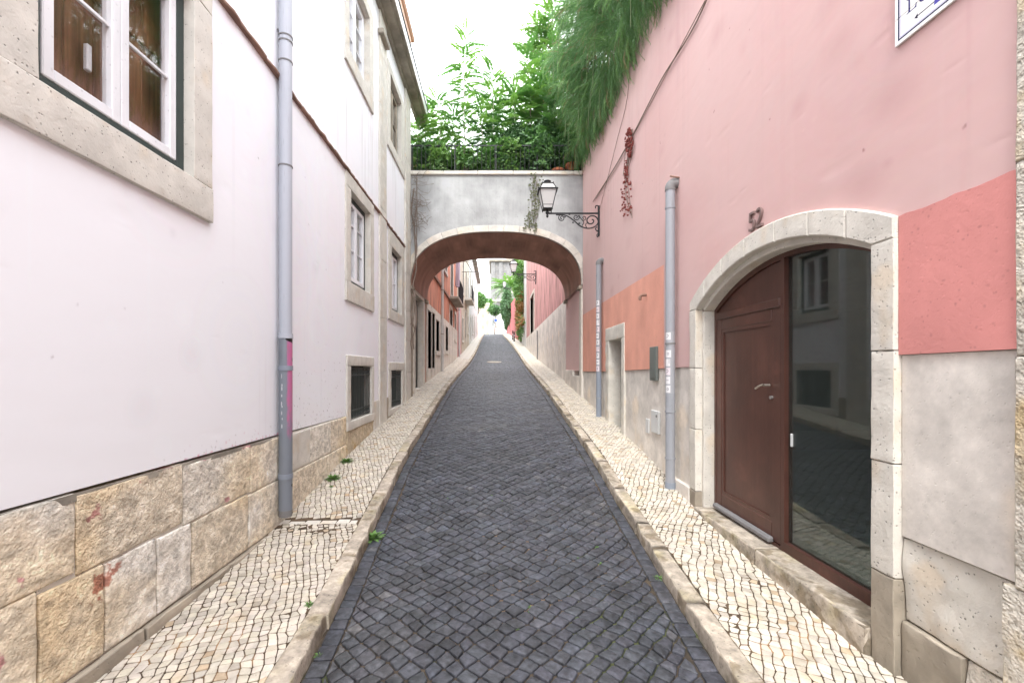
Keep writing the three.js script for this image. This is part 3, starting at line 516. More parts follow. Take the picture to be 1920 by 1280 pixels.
// one window: the frame is the part, the rest hangs on it
function makeWindow(parent, side, w, { frame = M.greenFrame, sash = M.white, stone = M.lime, back = 'dark', deep = 0.075, label, xw = XW, bars = [0.5], proud = 0.028, leaves = 2, fw = 0.055 }) {
  const { d0, d1, y0, y1, od0, od1, oy0, oy1 } = w, fr = [], z = -deep;
  fr.push(sbox(side, z - 0.07, z, y0, y1, d0, d0 + fw, 0.004, xw), sbox(side, z - 0.07, z, y0, y1, d1 - fw, d1, 0.004, xw), sbox(side, z - 0.07, z, y0, y0 + fw, d0 + fw, d1 - fw, 0.004, xw), sbox(side, z - 0.07, z, y1 - fw, y1, d0 + fw, d1 - fw, 0.004, xw));
  const win = M_('window', join(fr), frame, parent); if (label) win.userData.label = label;
  const a0 = d0 + fw + 0.004, a1 = d1 - fw - 0.004, b0 = y0 + fw + 0.004, b1 = y1 - fw - 0.004, sw = Math.min(0.065, (a1 - a0) / 8);
  for (let k = 0; k < leaves; k++) {
    const s0 = lerp(a0, a1, k / leaves) + 0.002, s1 = lerp(a0, a1, (k + 1) / leaves) - 0.002;
    M_('sash', join([sbox(side, z - 0.06, z + 0.006, b0, b1, s0, s0 + sw, 0.006, xw), sbox(side, z - 0.06, z + 0.006, b0, b1, s1 - sw, s1, 0.006, xw), sbox(side, z - 0.06, z + 0.006, b0, b0 + sw, s0 + sw, s1 - sw, 0.006, xw), sbox(side, z - 0.06, z + 0.006, b1 - sw, b1, s0 + sw, s1 - sw, 0.006, xw)]), sash, win);
    M_('pane', sbox(side, z - 0.034, z - 0.03, b0 + sw, b1 - sw, s0 + sw, s1 - sw, 0.0005, xw), M.pane, win);
    for (const t of bars) M_('glazing_bar', sbox(side, z - 0.028, z - 0.008, lerp(b0, b1, t) - 0.011, lerp(b0, b1, t) + 0.011, s0 + sw, s1 - sw, 0.003, xw), sash, win);
  }
  const jw0 = d0 - od0, jw1 = od1 - d1, rv = 0.2;
  if (jw0 > 0.02) {
    M_('stone_sill', rough(side, -rv, proud + 0.006, oy0, y0, od0, od1, 0.003, xw, 0.07, 0.006), stone, win);
    M_('stone_lintel', rough(side, -rv, proud, y1, oy1, od0, od1, 0.003, xw, 0.07, 0.006), stone, win);
    M_('stone_jamb', rough(side, -rv, proud, y0 + 0.001, y1 - 0.001, od0, d0, 0.003, xw, 0.07, 0.006), stone, win);
    M_('stone_jamb', rough(side, -rv, proud, y0 + 0.001, y1 - 0.001, d1, od1, 0.003, xw, 0.07, 0.006), stone, win);
  }
  if (back === 'shutter') {
    const n = 6; for (let k = 0; k < n; k++) { const s = lerp(d0, d1, k / n), e = lerp(d0, d1, (k + 1) / n); M_('shutter_board', sbox(side, z - 0.2 - 0.004 * (k % 2), z - 0.17, y0, y1, s + 0.002, e - 0.002, 0.004, xw), M.shutterWood, win); }
    for (const t of [0.05, 0.62]) M_('shutter_rail', sbox(side, z - 0.172, z - 0.15, lerp(y0, y1, t), lerp(y0, y1, t) + 0.1, d0 + 0.02, d1 - 0.02, 0.006, xw), M.shutterWood, win);
    M_('window_catch', sbox(side, z - 0.13, z - 0.1, y0 + 0.36, y0 + 0.52, lerp(d0, d1, 0.4), lerp(d0, d1, 0.43), 0.006, xw), M.white, win);
  }
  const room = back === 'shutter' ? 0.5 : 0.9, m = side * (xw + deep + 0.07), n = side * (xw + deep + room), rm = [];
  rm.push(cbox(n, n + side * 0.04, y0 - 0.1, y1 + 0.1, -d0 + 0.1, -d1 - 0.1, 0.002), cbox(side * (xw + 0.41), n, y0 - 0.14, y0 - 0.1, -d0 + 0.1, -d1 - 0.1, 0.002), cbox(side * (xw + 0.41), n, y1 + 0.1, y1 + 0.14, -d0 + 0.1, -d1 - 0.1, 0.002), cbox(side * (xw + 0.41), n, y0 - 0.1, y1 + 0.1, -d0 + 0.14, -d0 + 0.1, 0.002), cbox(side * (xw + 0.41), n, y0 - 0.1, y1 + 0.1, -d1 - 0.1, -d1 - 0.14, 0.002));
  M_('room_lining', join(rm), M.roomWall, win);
  if (back === 'curtain') { const pts = []; const g = new THREE.PlaneGeometry(d1 - d0 - 0.1, (y1 - y0) * 0.62, 40, 1), p = g.attributes.position; for (let i = 0; i < p.count; i++) p.setZ(i, 0.018 * Math.sin(p.getX(i) * 55)); g.rotateY(Math.PI / 2); g.translate(side * (xw + deep + 0.16), y1 - (y1 - y0) * 0.31, -(d0 + d1) / 2); g.computeVertexNormals(); M_('curtain', boxUV(g), M.white, win); }
  return win;
}
makeWindow(house, -1, WIN.A, { back: 'shutter', label: WIN.A.label, fw: 0.085, deep: 0.05, bars: [0.47] });
makeWindow(house, -1, WIN.B, { back: 'dark', fw: 0.085, label: 'lower window with white sashes beside the downpipe', bars: [0.4, 0.72] });
makeWindow(house, -1, WIN.C, { back: 'dark', fw: 0.085, bars: [0.5] });
makeWindow(house, -1, WIN.D, { frame: M.white, back: 'curtain', stone: M.lime, bars: [0.33, 0.66] });
makeWindow(house, -1, WIN.E, { frame: M.greenFrame, sash: M.limeDirty, back: 'dark', bars: [0.5] });
for (const [w, label] of [[GRILLE.F, 'basement opening with a dark green grille'], [GRILLE.G, 'rusty dark grille beside the pilaster']]) {
  const { d0, d1, y0, y1, od0, od1, oy0, oy1 } = w, n = 13, list = [];
  for (let k = 0; k <= n; k++) { const d = lerp(d0 + 0.03, d1 - 0.03, k / n); list.push(cyl(-XW - 0.015, y0 + 0.02, y1 - 0.02, -d, 0.008, 0.008, 6)); for (const y of [y0 + 0.1, y1 - 0.1]) { const t = new THREE.TorusGeometry(0.026, 0.006, 5, 10); t.rotateY(Math.PI / 2); t.translate(-XW - 0.015, y, -d - 0.03); list.push(clean(t)); } }
  for (const y of [y0 + 0.04, y0 + 0.15, y1 - 0.15, y1 - 0.04]) list.push(sbox(-1, -0.03, -0.005, y - 0.009, y + 0.009, d0 + 0.005, d1 - 0.005, 0.003));
  const gr = M_('window_grille', join(list), M.ironGreen, house); gr.userData.label = label;
  for (let k = 0; k < 7; k++) M_('shutter_board', sbox(-1, -0.17, -0.13 - 0.006 * (k % 2), y0, y1, lerp(d0, d1, k / 7) + 0.002, lerp(d0, d1, (k + 1) / 7) - 0.002, 0.005), M.doorGreen, gr);
  M_('stone_sill', rough(-1, -0.25, 0.035, oy0, y0, od0, od1, 0.004), M.lime, gr); M_('stone_lintel', rough(-1, -0.25, 0.03, y1, oy1, od0, od1, 0.004), M.lime, gr);
  M_('stone_jamb', rough(-1, -0.25, 0.03, y0 + 0.001, y1 - 0.001, od0, d0, 0.004), M.lime, gr); M_('stone_jamb', rough(-1, -0.25, 0.03, y0 + 0.001, y1 - 0.001, d1, od1, 0.004), M.lime, gr);
}

// ------------------------------------------------------------------ right house
const pink = thing('pink_house', 'tall pink rendered house front with arched doorway and pale stone dado on the right', 'house');
function circle3(a, b, c) { const [ax, ay] = a, [bx, by] = b, [cx, cy] = c, D = 2 * (ax * (by - cy) + bx * (cy - ay) + cx * (ay - by)), ux = ((ax * ax + ay * ay) * (by - cy) + (bx * bx + by * by) * (cy - ay) + (cx * cx + cy * cy) * (ay - by)) / D, uy = ((ax * ax + ay * ay) * (cx - bx) + (bx * bx + by * by) * (ax - cx) + (cx * cx + cy * cy) * (bx - ax)) / D; return { x: ux, y: uy, r: Math.hypot(ax - ux, ay - uy), at(d) { return uy + Math.sqrt(Math.max(0, this.r ** 2 - (d - ux) ** 2)); } }; }
const JN0 = dR(1686), JN1 = dR(1642), JF1 = dR(1309), JF0 = dR(1297.5);      // near jamb outer / inner, far jamb inner / outer
const OUT = circle3([JN0, 0.867], [3.97, 1.205], [JF0, 0.76]), INN = circle3([JN1, 0.745], [3.97, 1.035], [JF1, 0.665]);
const wy = (d) => lerp(0.085, -0.085, clamp((d - 2.2) / 8)), STEP = -1.57;
const SD = { o0: dR(1172), o1: dR(1137), d0: dR(1166.5), d1: dR(1143), top: 0.55, otop: 0.815 };
{
  const arc = (c, a, b, n = 18) => Array.from({ length: n + 1 }, (_, i) => { const d = lerp(a, b, i / n); return [d, c.at(d)]; });
  const pts = [[-9, wy(-4)], [2.02, wy(2.02)], [JN0, wy(JN0)], ...arc(OUT, JN0, JF0), [JF0, wy(JF0)], [SD.o0, wy(SD.o0)], [SD.o0, SD.otop], [SD.o1, SD.otop], [SD.o1, wy(SD.o1)], [15.07, wy(15)], [15.07, 5.55], [-9, 5.55]];
  M_('wall', frontUV(slab(1, -0.5, 0, pts), T.rightFront), M.rightPaint, pink);
  const wob = (d0, y0, d1, y1, n = 24, a = 0.006) => Array.from({ length: n + 1 }, (_, i) => { const t = i / n, e = i === 0 || i === n ? 0 : 1; return [lerp(d0, d1, t) + (Math.abs(d1 - d0) < 0.01 ? e * a * noise3(t * 9, 3, y0 * 5) : 0), lerp(y0, y1, t) + (Math.abs(d1 - d0) < 0.01 ? 0 : e * a * noise3(t * 11, d0 * 3, 7))]; });
  const A0 = dR(1245), A1 = 12.12;
  const orange = M_('orange_paint_panel', slab(1, 0.0005, 0.003, [[A0, wy(A0)], [SD.o0, wy(SD.o0)], [SD.o0, SD.otop], [SD.o1, SD.otop], [SD.o1, wy(SD.o1)], [A1, wy(A1)], ...wob(A1, 1.405, A0, 1.415), ...wob(A0, 1.41, A0, wy(A0) + 0.01)]), M.orangePaint, pink); orange.userData.label = 'orange painted lower panel';
  const salmon = M_('salmon_paint_panel', slab(1, 0.0005, 0.004, [[dR(1909), wy(2)], [JN0 - 0.002, wy(JN0)], ...wob(JN0 - 0.002, 0.862, dR(1909), 0.876)]), M.salmonPaint, pink); salmon.userData.label = 'bright salmon paint patch';
  // dado of pale slabs, a little behind the render
  const dado = (a, b, y0, y1a, y1b, m = M.wainscot, o = -0.014) => M_('dado_slab', slab(1, -0.5, o, [[a + 0.002, y0], [b - 0.002, y0], [b - 0.002, y1b], [a + 0.002, y1a]], [], XW, 0.003), m, pink);
  const full = (a, b) => dado(a, b, S((a + b) / 2) - 0.5, wy(a) - 0.002, wy(b) - 0.002);
  dado(dR(1909), JN0, -0.955, wy(2) - 0.002, wy(JN0) - 0.002);
  full(JF0, dR(1263)); full(dR(1263), dR(1240)); full(dR(1240), SD.o0); full(SD.o1, 10.9); full(10.9, 12.13);
  for (const [a, b] of [[12.13, 13.6], [13.6, 15.07]]) M_('dado_slab', rough(1, -0.3, 0.03, S(b) - 0.6, S(a) + 0.55, a, b, 0.006), M.wainscot, pink);
  M_('dado_plinth', rough(1, -0.2, 0.035, S(6) - 0.3, -1.4, JF0, dR(1262), 0.006), M.wainscot, pink);
  // rough masonry where the slab has broken away, near corner quoins
  M_('masonry_stone', rough(1, -0.4, -0.03, -1.43, -0.965, dR(1886), JN0, 0.016, XW, 0.045), M.limeGrey, pink);
  M_('masonry_stone', rough(1, -0.4, -0.02, -2.0, -1.44, dR(1800), JN0, 0.014, XW, 0.045), M.limeDirty, pink);
  M_('masonry_stone', rough(1, -0.4, -0.025, -2.0, -1.44, dR(1886), dR(1800) - 0.004, 0.014, XW, 0.045), M.roughPale, pink);
  for (const [y0, y1, px] of [[-2.0, -0.97, 1887], [-0.966, 0.05, 1910], [0.054, 0.9, 1911], [0.904, 1.9, 1912], [1.904, 2.9, 1911], [2.904, 4.2, 1912], [4.204, 5.54, 1911]]) M_('quoin_stone', rough(1, -0.3, 0.02, y0, y1, 1.55, dR(px), 0.006, XW, 0.08), M.roughPale, pink);
  dado(-9, 1.55, -2.4, wy(-4) - 0.002, wy(1.55) - 0.002);
  M_('garden_fill', cbox(8.7, 9.4, -2, 5.35, 9, -14.9, 0.02), M.soil, pink);
  M_('garden_fill', cbox(2.85, 8.7, 1.5, 5.35, 9, -14.9, 0.02), M.soil, pink);
  M_('wall_coping', slab(1, -0.52, 0.05, [[-9, 5.552], [15.07, 5.552], [15.07, 5.63], [-9, 5.63]]), M.concrete, pink);

  // arched doorway: stone ring, jambs, step, door leaf, glass
  const frameW = 0.05, O = -0.16, arcIn = (a, b, off) => arc({ at: (d) => INN.at(d) - off }, a, b, 14);
  const F0 = JF1 - 0.06, N0 = JN1 + 0.03, MID = F * 2.46 / (1468 - 930);
  const door = M_('arched_doorway', slab(1, O - 0.07, O, [[N0, STEP], [F0, STEP], ...arcIn(F0, N0, 0.045)], [[[N0 + 0.04, STEP + 0.085], [MID - 0.02, STEP + 0.085], ...arcIn(MID - 0.02, N0 + 0.04, 0.09)], [[MID + 0.03, STEP + 0.03], [F0 - 0.045, STEP + 0.03], ...arcIn(F0 - 0.045, MID + 0.03, 0.1)]]), M.doorRed, pink);
  door.userData.label = 'arched doorway with brown door leaf and dark glass half';
  M_('door_leaf', slab(1, O - 0.055, O - 0.02, [[MID + 0.032, STEP + 0.035], [F0 - 0.047, STEP + 0.035], ...arcIn(F0 - 0.047, MID + 0.032, 0.104)]), M.doorRed, door);
  const L0 = MID + 0.03, L1 = F0 - 0.05;
  M_('transom_rail', sbox(1, O - 0.03, O + 0.012, 0.53, 0.61, L0, L1, 0.01), M.doorRed, door);
  for (const [a, b, y0, y1] of [[L0, L0 + 0.13, STEP + 0.04, 0.53], [L1 - 0.1, L1, STEP + 0.04, 0.53], [L0 + 0.13, L1 - 0.1, 0.42, 0.53], [L0 + 0.13, L1 - 0.1, STEP + 0.04, STEP + 0.2]]) M_('door_stile', sbox(1, O - 0.03, O - 0.002, y0, y1, a, b, 0.006), M.doorRed, door);
  M_('door_moulding', slab(1, O - 0.025, O - 0.008, [[L0 + 0.13, STEP + 0.2], [L1 - 0.1, STEP + 0.2], [L1 - 0.1, 0.42], [L0 + 0.13, 0.42]], [[[L0 + 0.165, STEP + 0.235], [L1 - 0.135, STEP + 0.235], [L1 - 0.135, 0.385], [L0 + 0.165, 0.385]]]), M.doorRed, door);
  M_('weather_bar', sbox(1, O - 0.01, O + 0.05, STEP + 0.02, STEP + 0.075, L0 + 0.1, L1, 0.015), M.elbow, door);
  const hd = (px, py) => { const d = F * 2.46 / (px - 930); return [d, (690 - py) * d / F]; };
  { const [d, y] = hd(1446, 722), x = XW + 0.15, g = [tube([[x, y, -d], [x - 0.055, y, -d]], 0.011, 2, 8), tube([[x - 0.055, y + 0.006, -d], [x - 0.06, y - 0.01, -d - 0.06], [x - 0.055, y - 0.035, -d - 0.13]], 0.009, 8, 8)]; M_('door_handle', join(g), std({ color: C(0.5, 0.46, 0.4), roughness: 0.35, metalness: 0.8 }), door); const k = hd(1448, 745); M_('lock', clean(new THREE.CylinderGeometry(0.016, 0.016, 0.02, 14).rotateZ(Math.PI / 2).translate(XW + 0.152, k[1], -k[0])), std({ color: C(0.5, 0.5, 0.48), roughness: 0.3, metalness: 0.8 }), door); }
  M_('glass_pane', slab(1, O - 0.045, O - 0.037, [[N0 + 0.038, STEP + 0.083], [MID - 0.018, STEP + 0.083], ...arcIn(MID - 0.018, N0 + 0.038, 0.088)]), M.paneTint, door);
  { const [d, y] = hd(1479, 825); M_('glass_pull', sbox(1, O - 0.036, O - 0.02, y - 0.055, y + 0.055, d - 0.012, d + 0.012, 0.005), M.boxWhite, door); }
  // ring of stones; rear ring makes the inner rebate
  const cuts = [JN0, 2.98, 3.34, 3.74, 4.2, 4.62, 5.0, JF0], ringStone = (a, b, i) => { const r = []; const m = (d, c, q) => [d, c.at(d) - q]; const A = Math.max(a, JN1), B = Math.min(b, JF1); for (let k = 0; k <= 6; k++) r.push(m(lerp(a, b, k / 6), OUT, 0)); const inner = []; for (let k = 6; k >= 0; k--) { const d = lerp(A, B, k / 6); inner.push([d, INN.at(d)]); } if (b > JF1) inner.unshift([b, INN.at(JF1)]); if (a < JN1) inner.push([a, INN.at(JN1)]); return [...r, ...inner]; };
  for (let k = 0; k + 1 < cuts.length; k++) M_('arch_stone', slab(1, -0.06, 0.03, ringStone(cuts[k] + 0.003, cuts[k + 1] - 0.003), [], XW, 0.009), M.limeGrey, door);
  const rear = []; for (let k = 0; k <= 20; k++) { const d = lerp(JN1 - 0.03, JF1 + 0.03, k / 20); rear.push([d, INN.at(clamp(d, JN1, JF1)) + 0.06]); } for (let k = 20; k >= 0; k--) { const d = lerp(JN1 + 0.04, JF1 - 0.045, k / 20); rear.push([d, INN.at(d) - 0.05]); }
  M_('arch_rebate', slab(1, -0.24, -0.045, rear, [], XW, 0.008), M.limeGrey, door);
  for (const [y0, y1, m] of [[-1.2, -0.55, 'limeGrey'], [-0.546, 0.1, 'limeGrey'], [0.104, 0.745, 'limeGrey'], [-1.95, -1.204, 'limeDirty']]) M_('jamb_stone', rough(1, -0.06, 0.03, y0, y1 - 0.003, JN0, JN1, 0.004, XW, 0.05, 0.006), M[m], door);
  for (const [y0, y1, m] of [[-1.4, -0.7, 'limeGrey'], [-0.696, 0.0, 'limeGrey'], [0.004, 0.665, 'limeGrey'], [-1.95, -1.404, 'limeDirty']]) M_('jamb_stone', rough(1, -0.06, 0.03, y0, y1 - 0.003, JF1, JF0, 0.004, XW, 0.05, 0.006), M[m], door);
  for (const [a, b] of [[JN1 - 0.03, JN1 + 0.04], [JF1 - 0.045, JF1 + 0.03]]) M_('jamb_rebate', rough(1, -0.26, -0.045, STEP, INN.at(clamp((a + b) / 2, JN1, JF1)) - 0.03, a, b, 0.003, XW, 0.06, 0.006), M.limeGrey, door);
  for (const [a, b] of [[JN1 + 0.002, 3.98], [3.986, JF1 - 0.002]]) M_('door_step', rough(1, -0.3, 0.055, -1.95, STEP, a, b, 0.004, XW, 0.06, 0.016), M.kerb, door);
  // dim room behind the glass
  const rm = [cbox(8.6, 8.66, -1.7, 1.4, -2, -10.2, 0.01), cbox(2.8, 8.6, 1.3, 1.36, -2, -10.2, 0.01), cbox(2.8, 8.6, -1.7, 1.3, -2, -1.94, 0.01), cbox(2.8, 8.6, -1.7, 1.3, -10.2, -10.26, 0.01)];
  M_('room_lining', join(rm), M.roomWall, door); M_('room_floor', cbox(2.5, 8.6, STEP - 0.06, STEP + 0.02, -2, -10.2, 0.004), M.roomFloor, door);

  // small side door
  const sd = M_('side_door', sbox(1, -0.3, -0.24, -1.35, SD.top, SD.d0, SD.d1, 0.004), M.doorGreen, pink); sd.userData.label = 'narrow grey green side door';
  for (let k = 0; k < 5; k++) M_('door_board', sbox(1, -0.245, -0.225 - 0.004 * (k % 2), -1.22, SD.top - 0.02, lerp(SD.d0, SD.d1, k / 5) + 0.003, lerp(SD.d0, SD.d1, (k + 1) / 5) - 0.003, 0.005), M.doorGreen, sd);
  M_('stone_lintel', rough(1, -0.3, 0.02, SD.top, SD.otop, SD.o0, SD.o1, 0.004), M.limeGrey, sd);
  M_('stone_jamb', rough(1, -0.3, 0.02, S(8.3) - 0.3, SD.top - 0.003, SD.o0, SD.d0, 0.004), M.limeGrey, sd); M_('stone_jamb', rough(1, -0.3, 0.02, S(9.4) - 0.3, SD.top - 0.003, SD.d1, SD.o1, 0.01), M.limeGrey, sd);
  M_('stone_threshold', rough(1, -0.3, 0.05, S(8.5) - 0.3, -1.19, SD.d0 + 0.002, SD.d1 - 0.002, 0.004), M.limeGrey, sd);
}
// ------------------------------------------------------------------ terrace bridge over the lane
const B0 = 12.13, B1 = 15.07, BTOP = 5.1;
const archY = (x, a = 2.27, r = 1.41) => 2.2 + r * Math.pow(Math.max(0, 1 - Math.pow(Math.min(1, Math.abs(x) / a), 2.5)), 1 / 2.5);
const bridge = thing('arched_bridge', 'white plastered bridge with a brown vaulted arch spanning the lane', 'bridge');
{
  const xs = []; for (let k = 0; k <= 48; k++) xs.push(-2.27 * Math.cos(Math.PI * k / 48));
  const face = (z0, z1, mat, name) => { const s = new THREE.Shape(); s.moveTo(-2.32, 2.2); for (const x of xs) s.lineTo(x, archY(x)); s.lineTo(2.32, 2.2); s.lineTo(2.32, BTOP); s.lineTo(-2.32, BTOP); const g = new THREE.ExtrudeGeometry(s, { depth: z0 - z1, bevelEnabled: false }); g.translate(0, 0, -z0); return M_(name, boxUV(g), mat, bridge); };
  face(B0 + 0.3, B0, M.bridgePaint, 'front_wall'); face(B1, B1 - 0.3, M.bridgePaint, 'back_wall');
  // vault between the two faces, slightly lower than the rings
  const V = [], I = [], nz = 10; for (let j = 0; j <= nz; j++) for (const x of xs) { const d = lerp(B0 + 0.04, B1 - 0.04, j / nz); V.push(x * 0.993, archY(x) - 0.012 + 0.012 * noise3(x * 2, d * 2, 8), -d); }
  const m = xs.length; for (let j = 0; j < nz; j++) for (let i = 0; i < m - 1; i++) { const a = j * m + i; I.push(a, a + 1, a + m, a + 1, a + m + 1, a + m); }
  const g = new THREE.BufferGeometry(); g.setAttribute('position', new THREE.Float32BufferAttribute(V, 3)); g.setIndex(I); g.computeVertexNormals(); M_('vault', boxUV(g), M.vault, bridge);
  M_('terrace_floor', cbox(-2.3, 2.3, BTOP - 0.5, BTOP - 0.02, -B0 - 0.3, -B1 + 0.3, 0.005), M.concrete, bridge);
  // ring of dressed stones on both faces
  for (const [z, out, off] of [[B0, 1, 0.165], [B1, -1, 0.15]]) { const n = 15, len = [0]; for (let i = 1; i < m; i++) len.push(len[i - 1] + Math.hypot(xs[i] - xs[i - 1], archY(xs[i]) - archY(xs[i - 1])));
    const at = (t) => { const L = t * len[m - 1]; let i = 0; while (i < m - 2 && len[i + 1] < L) i++; const f = (L - len[i]) / (len[i + 1] - len[i]), x = lerp(xs[i], xs[i + 1], f), y = lerp(archY(xs[i]), archY(xs[i + 1]), f), dx = xs[i + 1] - xs[i], dy = archY(xs[i + 1]) - archY(xs[i]), l = Math.hypot(dx, dy); return [x, y, -dy / l, dx / l]; };
    for (let k = 0; k < n; k++) { const s = new THREE.Shape(), p = [], q = [], w = off * rr(0.94, 1.06); for (let j = 0; j <= 5; j++) { const [x, y, nx, ny] = at(clamp((k + j / 5) / n, 0.002, 0.998) + (j === 0 ? 0.0007 : j === 5 ? -0.0007 : 0)); p.push([clamp(x, -2.29, 2.29), y - 0.004]); q.unshift([clamp(x + nx * w, -2.29, 2.29), y + ny * w]); } [...p, ...q].forEach(([x, y], i) => i ? s.lineTo(x, y) : s.moveTo(x, y));
      const g2 = new THREE.ExtrudeGeometry(s, { depth: 0.1, bevelEnabled: true, bevelSize: 0.006, bevelThickness: 0.006, bevelOffset: -0.006, bevelSegments: 1 }); g2.translate(0, 0, out > 0 ? -z - 0.082 : -z - 0.035); M_('arch_stone', boxUV(g2, rr(0, 2)), k % 4 === 3 ? M.wainscot : M.limeGrey, bridge); } }
  for (const s of [-1, 1]) for (const d of [B0 + 0.02, B1 - 0.32]) M_('impost_stone', cbox(s * 2.31, s * 2.2, 2.1, 2.2, -d, -d - 0.3, 0.012), M.limeDirty, bridge);
  for (const s of [-1, 1]) M_('pier', cbox(s * 2.32, s * 2.255, S(B0) - 0.3, 2.1, -B0 - 0.02, -B0 - 0.3, 0.012), s < 0 ? M.limeDirty : M.limeGrey, bridge);
  // coping ledge, in lengths
  for (let x = -2.3; x < 2.28;) { const w = Math.min(rr(0.7, 1.1), 2.29 - x); M_('coping_stone', cbox(x + 0.002, x + w - 0.002, BTOP + 0.002, BTOP + 0.1 + rr(-0.004, 0.004), -B0 + 0.055 + rr(-0.006, 0.006), -B0 - 0.34, 0.014), M.limeGrey, bridge); x += w; }
}
const TY = BTOP + 0.1;
{ // iron railing along the terrace edge
  const r = thing('iron_railing', 'thin black iron railing along the top edge of the bridge', 'railing');
  for (const [y, h] of [[TY + 0.06, 0.022], [TY + 0.72, 0.03]]) M_('rail', cbox(-2.28, 2.28, y, y + h, -B0 - 0.1, -B0 - 0.13, 0.004), M.iron, r);
  for (let x = -2.22; x < 2.25; x += 0.115) M_('baluster', cyl(x, TY + 0.06, TY + 0.72, -B0 - 0.115, 0.008, 0.008, 6), M.iron, r);
  for (const x of [-2.25, -1.1, 0, 1.1, 2.25]) M_('post', cbox(x - 0.015, x + 0.015, TY - 0.02, TY + 0.76, -B0 - 0.095, -B0 - 0.135, 0.004), M.iron, r);
}
// terracotta pots at the right end of the terrace
for (const [px, d, h, rad, label] of [[1046, 12.55, 0.34, 0.17, 'small terracotta pot behind the railing left of the larger pot'], [1076, 12.6, 0.5, 0.22, 'larger terracotta pot behind the railing beside the pink wall']]) {
  const t = thing('plant_pot', label, 'pot'); t.position.set((px - 930) * d / F, TY - 0.12, -d);
  const prof = [[0.02, 0], [rad * 0.66, 0], [rad * 0.68, 0.01], [rad * 0.95, h * 0.82], [rad * 1.08, h * 0.83], [rad * 1.1, h], [rad * 0.98, h], [rad * 0.92, h * 0.86], [0.01, h * 0.86]].map((p) => new THREE.Vector2(...p));
  M_('pot', clean(new THREE.LatheGeometry(prof, 24)), M.terracotta, t); M_('soil', cyl(0, h * 0.84, h * 0.9, 0, rad * 0.93), M.soil, t);
}

// ------------------------------------------------------------------ drainpipes
function canvasTexture(w, h, draw) { const cv = document.createElement('canvas'); cv.width = w; cv.height = h; draw(cv.getContext('2d'), w, h); const t = new THREE.CanvasTexture(cv); t.colorSpace = THREE.SRGBColorSpace; t.magFilter = THREE.LinearFilter; t.wrapS = THREE.RepeatWrapping; return t; }
function pipeSection(x, z, y0, y1, r) { const g = new THREE.CylinderGeometry(r, r, y1 - y0, 28, 1, true); g.translate(x, (y0 + y1) / 2, z); return g; }
const band = (x, z, y, r, h = 0.03) => { const g = new THREE.CylinderGeometry(r, r, h, 28); g.translate(x, y, z); return clean(g); };
{
  const x = -2.215, d = 860 * 2.215 / (930 - 535), Y = (py) => (690 - py) * d / F, p = thing('drainpipe', 'grey drainpipe with pink spray paint on the lavender white wall', 'drainpipe'), r = 0.065;
  M_('upper_pipe', clean(pipeSection(x, -d, Y(630), 7.0, r)), M.pipe, p);
  // spray paint: a pink flank that thins out downwards in ragged passes, black smears at the collars, white drips
  const spray = canvasTexture(512, 1024, (g, w, h) => {
    g.fillStyle = '#8b929c'; g.fillRect(0, 0, w, h); const X = (a) => ((a % 1) + 1) % 1 * w;
    mottles(g, w, h, 60, 10, 60, ['120,126,136', '160,168,178'], 0.1, 0.3);
    // facing the street and the camera is about u = 0.12
    for (let k = 0; k < 2600; k++) { const t = rnd(), y = lerp(0.015, 0.62, t) * h, u = rr(0.1, 0.4 - 0.08 * t) + 0.03 * rnd(); if (rnd() < t * t * 1.1) continue; g.fillStyle = rnd() < 0.5 ? `rgba(228,112,158,${rr(0.06, 0.2)})` : `rgba(214,130,182,${rr(0.06, 0.2)})`; g.beginPath(); g.ellipse(X(u), y, rr(4, 16), rr(8, 34), 0, 0, 7); g.fill(); }
    g.fillStyle = '#1c1b20'; for (const [u, y, a, b] of [[0.2, 0.012, 70, 12], [0.32, 0.02, 60, 14], [0.28, 0.125, 20, 12], [0.3, 0.86, 40, 10]]) { g.beginPath(); g.ellipse(X(u), y * h, a, b, 0.1, 0, 7); g.fill(); }
    g.fillStyle = '#e66aa0'; g.beginPath(); g.ellipse(X(0.36), 0.865 * h, 34, 12, -0.5, 0, 7); g.fill();
    g.fillStyle = 'rgba(240,240,242,.9)'; for (let k = 0; k < 9; k++) { const y = (0.23 + k * 0.035 + rr(-0.01, 0.01)) * h; g.beginPath(); g.ellipse(X(0.985 + rr(-0.01, 0.01)), y, rr(3, 8), rr(6, 17), 0, 0, 7); g.fill(); }
  });
  const g = pipeSection(x, -d, Y(955), Y(634), r + 0.003); g.rotateY(0); M_('sprayed_pipe', clean(g), std({ color: C(0.62, 0.62, 0.62), map: spray, roughness: 0.42 }), p).userData.label = 'lower pipe length streaked with pink spray paint';
  for (const y of [630, 690, 892]) M_('collar', band(x, -d, Y(y), r + 0.009, 0.05), y === 630 ? M.pipe : M.pipeDark, p);
  M_('shoe', (() => { const q = new THREE.CylinderGeometry(r + 0.004, r - 0.002, 0.07, 24); q.translate(x, Y(955) - 0.035, -d); return clean(q); })(), M.elbow, p);
  for (const py of [70, 80, 117, 312]) M_('clamp', band(x, -d, Y(py), r + 0.006, 0.014), M.elbow, p);
  M_('clamp_arm', sbox(-1, 0, 0.03, Y(57) - 0.008, Y(57) + 0.008, d - 0.02, d + 0.02, 0.003), M.elbow, p);
}
